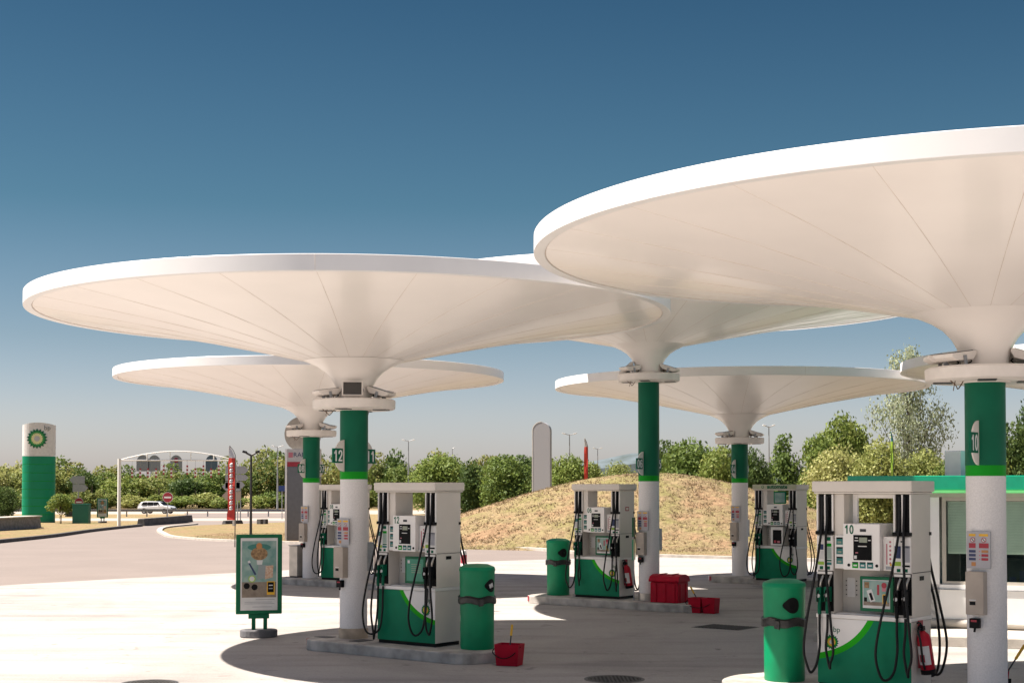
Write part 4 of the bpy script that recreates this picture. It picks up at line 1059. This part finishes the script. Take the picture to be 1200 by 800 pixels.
P = G(82, 605); o = thing('dark_mound_cover', 'dark pointed tarpaulin heap between the shrub and the green cabinet', 'tarpaulin', P)
b = MB(); b.prism([(-.45, 0), (.55, 0), (.5, .7), (.1, 1.15), (-.35, .6)], -.3, .3, darkgrey, FRONT); b.build('cover', o, .05)
# low walls and planter
for lab, a, c, hh, dd in (('low concrete retaining wall at the left edge', (-20, 622), (38, 619), .72, 1.2), ('long dark concrete barrier lying beside the exit road', (165, 616), (222, 612), .55, .6), ('short dark concrete barrier behind the red feather flag', (262, 614), (283, 613.5), .28, .4), ('pair of dark stumps at the far end of the verge', (303, 614), (312, 613.8), .38, .4)):
    A_, B_ = G(*a), G(*c); m_ = (A_ + B_) / 2; L_ = (B_ - A_).length / 2
    o = thing('concrete_barrier', lab, 'barrier', (m_.x, m_.y, m_.z), math.atan2(B_.y - A_.y, B_.x - A_.x), 'low concrete barriers')
    b = MB()
    if 'pair' in lab: b.box(-L_, -L_ * .3, -.2, .2, 0, hh, kerbd); b.box(L_ * .3, L_, -.2, .2, 0, hh, kerbd)
    else: b.box(-L_, L_, -dd / 2, dd / 2, 0, hh, kerbd if 'dark' in lab else mat('wall_grey', (.26, .245, .24), .85, var=.2), tx=.06, ty=.08)
    b.build('block', o, .03)
    if 'retaining' in lab: b = MB(); b.box(-L_, L_, -dd / 2 - .04, dd / 2 + .04, hh + .001, hh + .08, kerbl); b.build('coping', o, .01)
P = G(45, 618.5); o = thing('post_stub', 'small cast post stub on a round foot in front of the pylon', 'bollard', P)
b = MB(); b.lathe([(.35, 0), (.33, .05), (.08, .08), (.06, .45), (0, .47)], darkgrey, 20, cap=False); b.build('stub', o)
# gantry with hanging striped tubes
D = 101.0; z0 = gz(D); P0 = W(139.5, 600, D); P1 = W(274.5, 600, D); k = F / D
o = thing('height_gantry', 'white arched height gantry with hanging red and white tubes', 'gantry', (P0.x, D, z0))
L_ = P1.x - P0.x; zb = EYE + (571 - 539) / k - z0; zt = EYE + (571 - 528.5) / k - z0
for x in (0, L_): b = MB(); b.cyl((x, 0, 0), (x, 0, zb + .1), .12, whitep, n=14); b.build('post', o)
b = MB(); b.cyl((0, 0, zb), (L_, 0, zb), .05, whitep); b.build('lower_chord', o)
b = MB(); b.tube([(L_ * t, 0, zb + (zt - zb) * math.sin(PI * t) ** .9) for t in np.linspace(0, 1, 15)], .034, whitep, 8, 1); b.build('arch', o)
b = MB()
for t in (.24, .44, .62, .82): b.cyl((L_ * t, 0, zb), (L_ * t, 0, zb + (zt - zb) * math.sin(PI * t) ** .9), .05 if t in (.24, .82) else .03, whitep, n=8)
b.build('truss_post', o)
for i, pxv in enumerate((154.5, 164, 173, 182.5, 191.5, 200.5, 219, 228.5, 238, 247, 256)):
    x = (pxv - 139.5) / k; zt_ = EYE + (571 - (545 if i in (4, 6, 8, 10) else 548.5)) / k - z0
    b = MB(); b.cyl((x, 0, zt_), (x, 0, zb), .008, galv, n=5)
    for s in range(5): b.cyl((x, 0, zt_ - s * .13), (x, 0, zt_ - (s + 1) * .13 + .002), .065, redmark if s % 2 == 0 else whitep, n=10)
    b.build('striped_tube', o)
# panels behind the belt
for cx, w_, lab in ((167.5, 15, 'leftmost'), (181, 14, 'second'), (206.5, 14, 'third, with a red emblem,'), (248, 14, 'rightmost')):
    D = 262; kk = F / D; z0 = gz(D); P = W(cx, 540, D); hw = w_ / 2 / kk
    o = thing('service_sign', f'{lab} of the rounded grey boards above the trees behind the gantry', 'sign board', (P.x, D, z0), 0, 'rounded boards above the trees behind the gantry')
    z1, z2 = EYE + (571 - 541) / kk - z0, EYE + (571 - 533) / kk - z0; zl = EYE + (571 - 552) / kk - z0
    b = MB(); b.prism([(-hw, zl), (hw, zl), (hw, z1)] + [(hw * math.cos(a), z1 + (z2 - z1) * math.sin(a)) for a in np.linspace(0.1, PI - .1, 10)] + [(-hw, z1)], -.08, .08, greyback if cx < 240 else mat('sign_blue', (.13, .18, .24), .5), FRONT); bd = b.build('board', o)
    if cx == 206.5: b = MB(); b.lathe([(.45, .081), (.45, .1)], redmark, 14, Matrix.Translation((0, 0, z1 + .3)) @ FRONT); b.build('emblem', bd)
    b = MB()
    for x in (-hw * .6, hw * .6): b.cyl((x, .2, 0), (x, .2, zl + .5), .12, galv, n=8)
    b.build('post', o)
# guard rail
D = 150; z0 = gz(D)
o = thing('guard_rail', 'long steel guard rail in front of the far road', 'guard rail', (0, D, z0))
xa, xb = W(-30, 600, D).x, W(350, 600, D).x
b = MB(); pr = [(-.03, .52), (.0, .56), (-.03, .62), (.02, .66), (-.03, .70), (.0, .76), (-.03, .80), (.03, .80), (.05, .66), (.03, .52)]; n_ = len(pr)
b.add([(xa, y, z) for y, z in pr] + [(xb, y, z) for y, z in pr], [tuple(range(n_)), tuple(range(n_, 2 * n_))[::-1]] + [(i, i + n_, (i + 1) % n_ + n_, (i + 1) % n_) for i in range(n_)], galv); b.build('rail', o)
for i in range(16):
    x = xa + (xb - xa) * (i + .5) / 16; b = MB(); b.box(x - .06, x + .06, .05, .15, 0, .78, galv); b.build('post', o)
# car
def car():
    D = 178; P = W(184.5, 600, D)
    o = thing('car', 'white estate car driving to the right on the far road behind the guard rail', 'car', (P.x, D, gz(D) + .006), R(-12))
    side = [(-2.2, .35), (-2.22, .75), (-2.15, 1.05), (-1.85, 1.42), (-1.3, 1.53), (.1, 1.50), (.55, 1.40), (1.15, 1.02), (1.85, .90), (2.18, .72), (2.22, .40), (1.85, .28), (-1.9, .28)]
    b = MB(); n = len(side)
    def ring(y, shrink): return [(x * (1 - shrink * .3 * (z > 1)), y * (1 - (.20 if z > 1.1 else 0)), z) for x, z in side]
    v = ring(-.88, .0) + ring(.88, 0)
    b.add(v, [tuple(range(n)), tuple(range(n, 2 * n))[::-1]] + [(i, i + n, (i + 1) % n + n, (i + 1) % n) for i in range(n)], carpaint); body = b.build('body', o, .07)
    for x0, x1 in ((-1.75, -1.0), (-.95, -.15), (-.10, .75)):
        for sg in (-1, 1):
            c = MB(); xt = x1 - .30 if x1 > .5 else x1; xs_ = x0 + .2 if x0 < -1.5 else x0
            c.add([(x0, sg * .885, 1.02), (x1, sg * .885, 1.02), (xt, sg * .735, 1.42), (xs_, sg * .735, 1.42)], [(0, 1, 2, 3)], darkglass); c.build('side_window', o)
    c = MB(); c.add([(1.16, -.72, 1.03), (1.16, .72, 1.03), (.60, .62, 1.405), (.60, -.62, 1.405)], [(0, 1, 2, 3)], darkglass); c.build('windscreen', o).location = (.015, 0, .012)
    c = MB(); c.add([(-2.16, -.7, 1.07), (-2.16, .7, 1.07), (-1.88, .62, 1.40), (-1.88, -.62, 1.40)], [(0, 1, 2, 3)], darkglass); c.build('rear_window', o).location = (-.015, 0, .01)
    for x in (-1.35, 1.35):
        for sg in (-1, 1):
            c = MB(); c.lathe([(.33, -.11), (.33, .11)], rubber, 20, Matrix.Translation((x, sg * .80, .33)) @ FRONT); wl = c.build('wheel', o, .02)
            c = MB(); c.lathe([(.21, -.125), (.21, .125)], galv, 16, Matrix.Translation((x, sg * .80, .33)) @ FRONT); c.build('rim', wl)
    for sg in (-1, 1):
        c = MB(); c.box(1.98, 2.215, sg * .68 - .17, sg * .68 + .17, .66, .78, darkglass); c.build('headlight', o, .02)
        c = MB(); c.box(.5, .62, sg * .98 - .09, sg * .98 + .09, 1.0, 1.12, carpaint); c.build('mirror', o, .02)
    c = MB(); c.box(2.05, 2.235, -.42, .42, .42, .66, black); c.build('grille', o)
car()
# feather flags
def feather(label, pxb, ybase, ytop, ybot, D, wpx, mats, lean=.5, marks=False, rz=0, hook=True):
    z0 = gz(D); P = W(pxb, 600, D); k = F / D; o = thing('feather_flag', label, 'flag', (P.x, D, z0), rz, 'feather flags'); H = EYE + (571 - ytop) / k - z0; zb = EYE + (571 - ybot) / k - z0; w = wpx / k
    b = MB(); b.tube([(0, 0, 0), (0, 0, H * .8), (-w * .15, 0, H * .93), (-w * .8, 0, H)], .02, darkgrey, 8, 5, .008); b.build('pole', o)
    rows = 24; vs = []; 
    for i in range(rows + 1):
        t = i / rows; z = zb + (H - zb) * t; ww = w * (1 if t < .75 else 1 - .75 * ((t - .75) / .25) ** 1.5); xo = 0 if t < .78 else -w * .8 * ((t - .78) / .22) ** 2
        if t < .12: ww *= 1.15
        vs += [(xo - .01, .0, z), (xo - .5 * ww, .05 * math.sin(t * 14), z), (min(xo - ww, xo - .05) if t < .97 else -w * .85, .03 * math.sin(t * 11 + 1), z)]
    b = MB()
    for i in range(rows):
        t = (i + .5) / rows; m = mats[0] if t < .82 else mats[1]
        a = i * 3; b.add([vs[a], vs[a + 1], vs[a + 2], vs[a + 3], vs[a + 4], vs[a + 5]], [(0, 1, 4, 3), (1, 2, 5, 4)], m)
    f = b.build('cloth', o); so = f.modifiers.new('s', 'SOLIDIFY'); so.thickness = .006
    if marks:
        for i in range(9):
            z = zb + (H - zb) * (.14 + i * .072); h = (H - zb) * .045; c = MB()
            c.tube([(-w * .70, -.075, z), (-w * .35, -.075, z + h * .2), (-w * .66, -.075, z + h * .6), (-w * .34, -.075, z + h)], .035, cloth_white, 5, 2); c.build('white_motif', f)
    return o
Pf = G(275.5, 656)
feather('tall red feather flag with a white tip standing on the verge left of the poster', 275.5, 656, 522, 609, 57.5, 8.5, (cloth_red, cloth_white), marks=True)
feather('small red and white feather flag rising behind the mound', 689, 560, 513, 575, 84, 4.5, (cloth_red, cloth_white))
feather('thin feather flag in green and yellow behind the shop roof', 1047.5, 560, 506, 572, 60, 3.2, (lime, cloth_teal))
# lamps
def lamp(label, cx, ytop, D, armpx, dark=False, heads=2):
    z0 = gz(D); k = F / D; P = W(cx, 600, D); H = EYE + (571 - ytop) / k - z0; m = darkgrey if dark else galv; a = armpx / k
    o = thing('street_lamp', label, 'street lamp', (P.x, D, z0), 0, 'street lamps')
    b = MB(); b.cyl((0, 0, 0), (0, 0, H - .1), .09 * (D / 170 + .35), m, .05, n=12); b.build('pole', o)
    for sg in ((-1, 1) if heads == 2 else (1,)):
        b = MB(); b.tube([(0, 0, H - .15), (sg * a * .5, 0, H - .05), (sg * a * .7, 0, H)], .05, m, 8, 3); ar = b.build('arm', o)
        b = MB(); b.box(-a * .25, a * .25, -.14, .14, -.05, .07, m if dark else whitep, Matrix.Translation((sg * a * .85, 0, H + .02)) @ Matrix.Rotation(-sg * .25, 4, 'Y')); b.build('lamp_head', ar, .02)
    return o
lamp('dark double armed lamp post between the feather flag and the grey totem', 294, 530, 72, 9, True)
lamp('distant double lamp left of the grey totem', 325, 522.5, 200, 6.5)
lamp('double street lamp behind pump 12', 478.5, 515.5, 190, 7)
lamp('single slim street lamp right of the one behind pump 12', 530, 524.5, 220, 3, heads=1)
lamp('double street lamp right of the white monolith', 667.5, 508, 170, 8)
lamp('small distant double lamp between the feather flag and column 06', 700.5, 525, 240, 5)
lamp('double street lamp above the trees right of the far column', 901.5, 498.5, 150, 6.5)
# blue sign
P = W(330.5, 572, 130); o = thing('road_sign', 'small blue road sign in front of the trees left of the totem', 'road sign', (P.x, 130, gz(130)))
b = MB(); b.box(-.32, .32, -.02, .02, P.z - gz(130) - .25, P.z - gz(130) + .25, mat('sign_blue2', (.02, .05, .2), .4)); b.build('board', o)
b = MB(); b.cyl((0, .05, 0), (0, .05, P.z - gz(130)), .04, galv); b.build('post', o)
# totem
D = 66; z0 = gz(D); k = F / D; P = W(337, 600, D)
o = thing('totem_sign', 'grey totem with a cream disc, white head and red stripe behind column 08', 'totem', (P.x, D, z0))
zz = lambda y: EYE + (571 - y) / k - z0
b = MB(); b.box(.0, 1.5, -.2, .2, 0, zz(546.5), mat('totem_grey', (.16, .165, .18), .4)); b.build('body', o, .02)
b = MB(); b.box(-.09, -.002, -.22, .22, 0, zz(526), whitep); b.build('edge', o)
b = MB(); b.box(.0, 1.5, -.202, .202, zz(546.5) + .002, zz(541), redmark); b.build('stripe', o)
b = MB(); b.box(.0, 1.5, -.2, .2, zz(541) + .002, zz(526), mat('totem_white', (.55, .53, .52), .4)); hd = b.build('head', o)
text('RAPE', .30, navy, hd, (.62, -.203, zz(533)), (R(90), 0, 0), 'lettering'); c = MB(); c.box(.06, .26, -.205, -.2015, zz(536), zz(530), pink); c.build('mark', hd)
b = MB(); b.lathe([(.80, -.12), (.80, .12)], mat('totem_cream', (.50, .44, .36), .6, var=.1), 40, Matrix.Translation((.66, 0, zz(508.5))) @ FRONT); b.build('disc', o, .02)
# monolith
D = 92; z0 = gz(D); k = F / D; P = W(635.5, 600, D); hw = 10.3 / k; zt = EYE + (571 - 505) / k - z0
o = thing('monolith', 'white round-topped monolith standing behind the mound', 'monolith', (P.x, D, z0), R(-12))
b = MB(); b.prism([(-hw, 0), (hw, 0), (hw, zt)] + [(hw * math.cos(a), zt + hw * math.sin(a)) for a in np.linspace(.1, PI - .1, 20)] + [(-hw, zt)], -.3, .3, mat('monolith_face', (.43, .435, .475), .8, var=.04, scale=20), FRONT); mf = b.build('slab', o, .01)
b = MB(); b.prism([(-hw - .05, 0), (-hw - .004, 0), (-hw - .004, zt)] + [((hw + .004) * math.cos(a), zt + (hw + .004) * math.sin(a)) for a in np.linspace(PI, PI / 2, 12)] + [((hw + .05) * math.cos(a), zt + (hw + .05) * math.sin(a)) for a in np.linspace(PI / 2, PI, 12)] + [(-hw - .05, zt)], -.31, .31, whitep, FRONT); b.build('white_edge', o)
P = W(627, 574.5, 80); o = thing('flower_bed', 'small red flowering bush at the foot of the white monolith', 'flowers', (P.x, 80, mound_h(P.x, 80) + gz(80)))
cm, _ = crown_mesh('blooms', 201, 8, 500, .07, leafmat('bloom', [(.4, .02, .02), (.5, .04, .04), (.08, .12, .03)]), 'low'); q = bpy.data.objects.new('blooms', cm); COL.objects.link(q); q.parent = o; q.scale = (1.6, 1, .8)

# ------------------------------------------------------------------ shop
sh = thing('shop', 'low shop with green fascia and slatted blinds behind its windows, right of pump 10', 'shop', (6.53, 22.77, 0), R(-20))
b = MB(); b.box(-1.23, 14, -.12, 6.6, 2.262, 2.485, storegreen); fa = b.build('fascia', sh, .01)
b = MB(); b.box(-1.23, 14, -.135, 6.5, 2.215, 2.26, storelime); b.build('lime_strip', fa)
b = MB(); b.box(-1.2, 13.9, .0, 6.4, 2.15, 2.213, frame_al); b.build('soffit', sh)
b = MB(); b.box(0, 13.9, .0, .18, .12, .79, whitep); b.box(-.01, 13.9, -.02, .0, .71, .722, galv); b.build('front_wall', sh)
b = MB(); b.prism([(-.001, .12)] + [(-.002 - .10 * math.sin(a), .12 + .14 * (1 - math.cos(a)) / 2) for a in np.linspace(0, PI, 10)], 0, 13.9, kerbl, Matrix(((0, 0, 1, 0), (1, 0, 0, 0), (0, 1, 0, 0), (0, 0, 0, 1)))); b.build('skirting', sh)
b = MB(); b.box(-.02, .16, .0, 6.2, .12, 2.148, whitep); b.box(.17, 13.8, 6.0, 6.2, .12, 2.148, inside); b.box(.17, 13.8, .3, 6.0, .12, .14, inside); b.build('side_wall', sh)
for i in range(6):
    x = .2 + i * 2.12
    fr = MB(); fr.box(x, x + .06, .03, .11, .791, 2.148, frame_al); fr.box(x + 2.06, x + 2.115, .03, .11, .791, 2.148, frame_al); fr.box(x + .0605, x + 2.0595, .03, .11, .791, .84, frame_al); fr.box(x + .0605, x + 2.0595, .03, .11, 2.09, 2.148, frame_al); f = fr.build('window', sh)
    g_ = MB(); g_.box(x + .061, x + 2.059, .065, .075, .841, 2.089, glass); g_.build('pane', f)
    bl = MB()
    for kk in range(19):
        z = 2.06 - kk * .043; bl.box(x + .08, x + 2.04, -.023, .023, -.0015, .0015, blind, Matrix.Translation((0, .16, z)) @ Matrix.Rotation(R(-72), 4, 'X'))
    bl.build('blind', f)
for i in range(5):
    b = MB(); b.box(.8 + i * 2.3, 2.3 + i * 2.3, 1.0, 1.4, .141, 1.15, inside)
    for kk in range(9): b.box(.85 + i * 2.3 + kk * .16, .96 + i * 2.3 + kk * .16, .9, .995, .75, .75 + random.uniform(.1, .35), random.choice((red, navy, signgreen, paper, teal, orange)))
    b.build('display_shelf', sh)
b = MB(); b.box(-.17, .17, -.2, .2, 0, .42, whitep); b.build('roof_block', sh, .01, (.42, 1.5, 2.486), (0, 0, R(-38)))
c = Vector((6.53, 22.77, 0)); du = Vector((math.cos(R(-20)), math.sin(R(-20)), 0)); dv = Vector((-du.y, du.x, 0))
b = MB(); pts = [c - du * 1.6 - dv * 1.35, c + du * 16 - dv * 1.35, c + du * 16 + dv * 7, c - du * 1.6 + dv * 7]
b.prism([(q.x, q.y) for q in pts], -.04, .118, kerbl); struct(b.build('pavement', None, .015))
# reposition white block by pixel check: column 10 left side

# ------------------------------------------------------------------ camera, light, sky
cam = bpy.data.cameras.new('camera'); co = bpy.data.objects.new('camera', cam); COL.objects.link(co)
cam.sensor_width = 36; cam.lens = 36 * F / 1200; cam.shift_y = (CY - 400) / 1200; cam.clip_end = 8000; cam.clip_start = .1
co.location = (0, 0, EYE); co.rotation_euler = (PI / 2 + PITCH, 0, 0); S.camera = co
EL = 60.0; sd = Vector((-math.cos(R(EL)), 0.02, math.sin(R(EL)))).normalized()
sun = bpy.data.lights.new('sun', 'SUN'); sun.energy = 4.4; sun.angle = R(.53); sun.color = (1, .905, .80)
so = bpy.data.objects.new('sun', sun); COL.objects.link(so); so.rotation_euler = (-sd).to_track_quat('-Z', 'Y').to_euler()
w_ = bpy.data.worlds.new('World'); S.world = w_; w_.use_nodes = True; N = w_.node_tree.nodes; L = w_.node_tree.links
bg = N['Background']; sk = N.new('ShaderNodeTexSky'); sk.sky_type = 'NISHITA'; sk.sun_disc = False; sk.sun_elevation = R(EL); sk.sun_rotation = R(-90)
sk.air_density = 1.0; sk.dust_density = 1.0; sk.ozone_density = 1.0
tc = N.new('ShaderNodeTexCoord'); sx = N.new('ShaderNodeSeparateXYZ'); L.new(tc.outputs['Generated'], sx.inputs[0])
rp = N.new('ShaderNodeValToRGB'); L.new(sx.outputs['Z'], rp.inputs['Fac']); e = rp.color_ramp.elements
SKY = [(0.0, (.49, .47, .58)), (.05, (.405, .395, .455)), (.10, (.275, .30, .328)), (.19, (.132, .212, .228)), (.33, (.076, .148, .175)), (.6, (.25, .27, .31))]
while len(e) < len(SKY): e.new(.5)
for i, (p_, c_) in enumerate(SKY): e[i].position = p_; e[i].color = (*c_, 1)
mx = N.new('ShaderNodeMix'); mx.data_type = 'RGBA'; mx.blend_type = 'MULTIPLY'; mx.inputs['Factor'].default_value = 1
L.new(sk.outputs[0], mx.inputs['A']); L.new(rp.outputs[0], mx.inputs['B']); L.new(mx.outputs['Result'], bg.inputs['Color']); bg.inputs['Strength'].default_value = .095
vs_set = S.view_settings; vs_set.view_transform = 'Standard'; vs_set.look = 'None'; vs_set.exposure = 1.55; vs_set.gamma = 1
S.render.engine = 'CYCLES'; S.cycles.use_denoising = True; S.cycles.max_bounces = 8; S.cycles.diffuse_bounces = 4
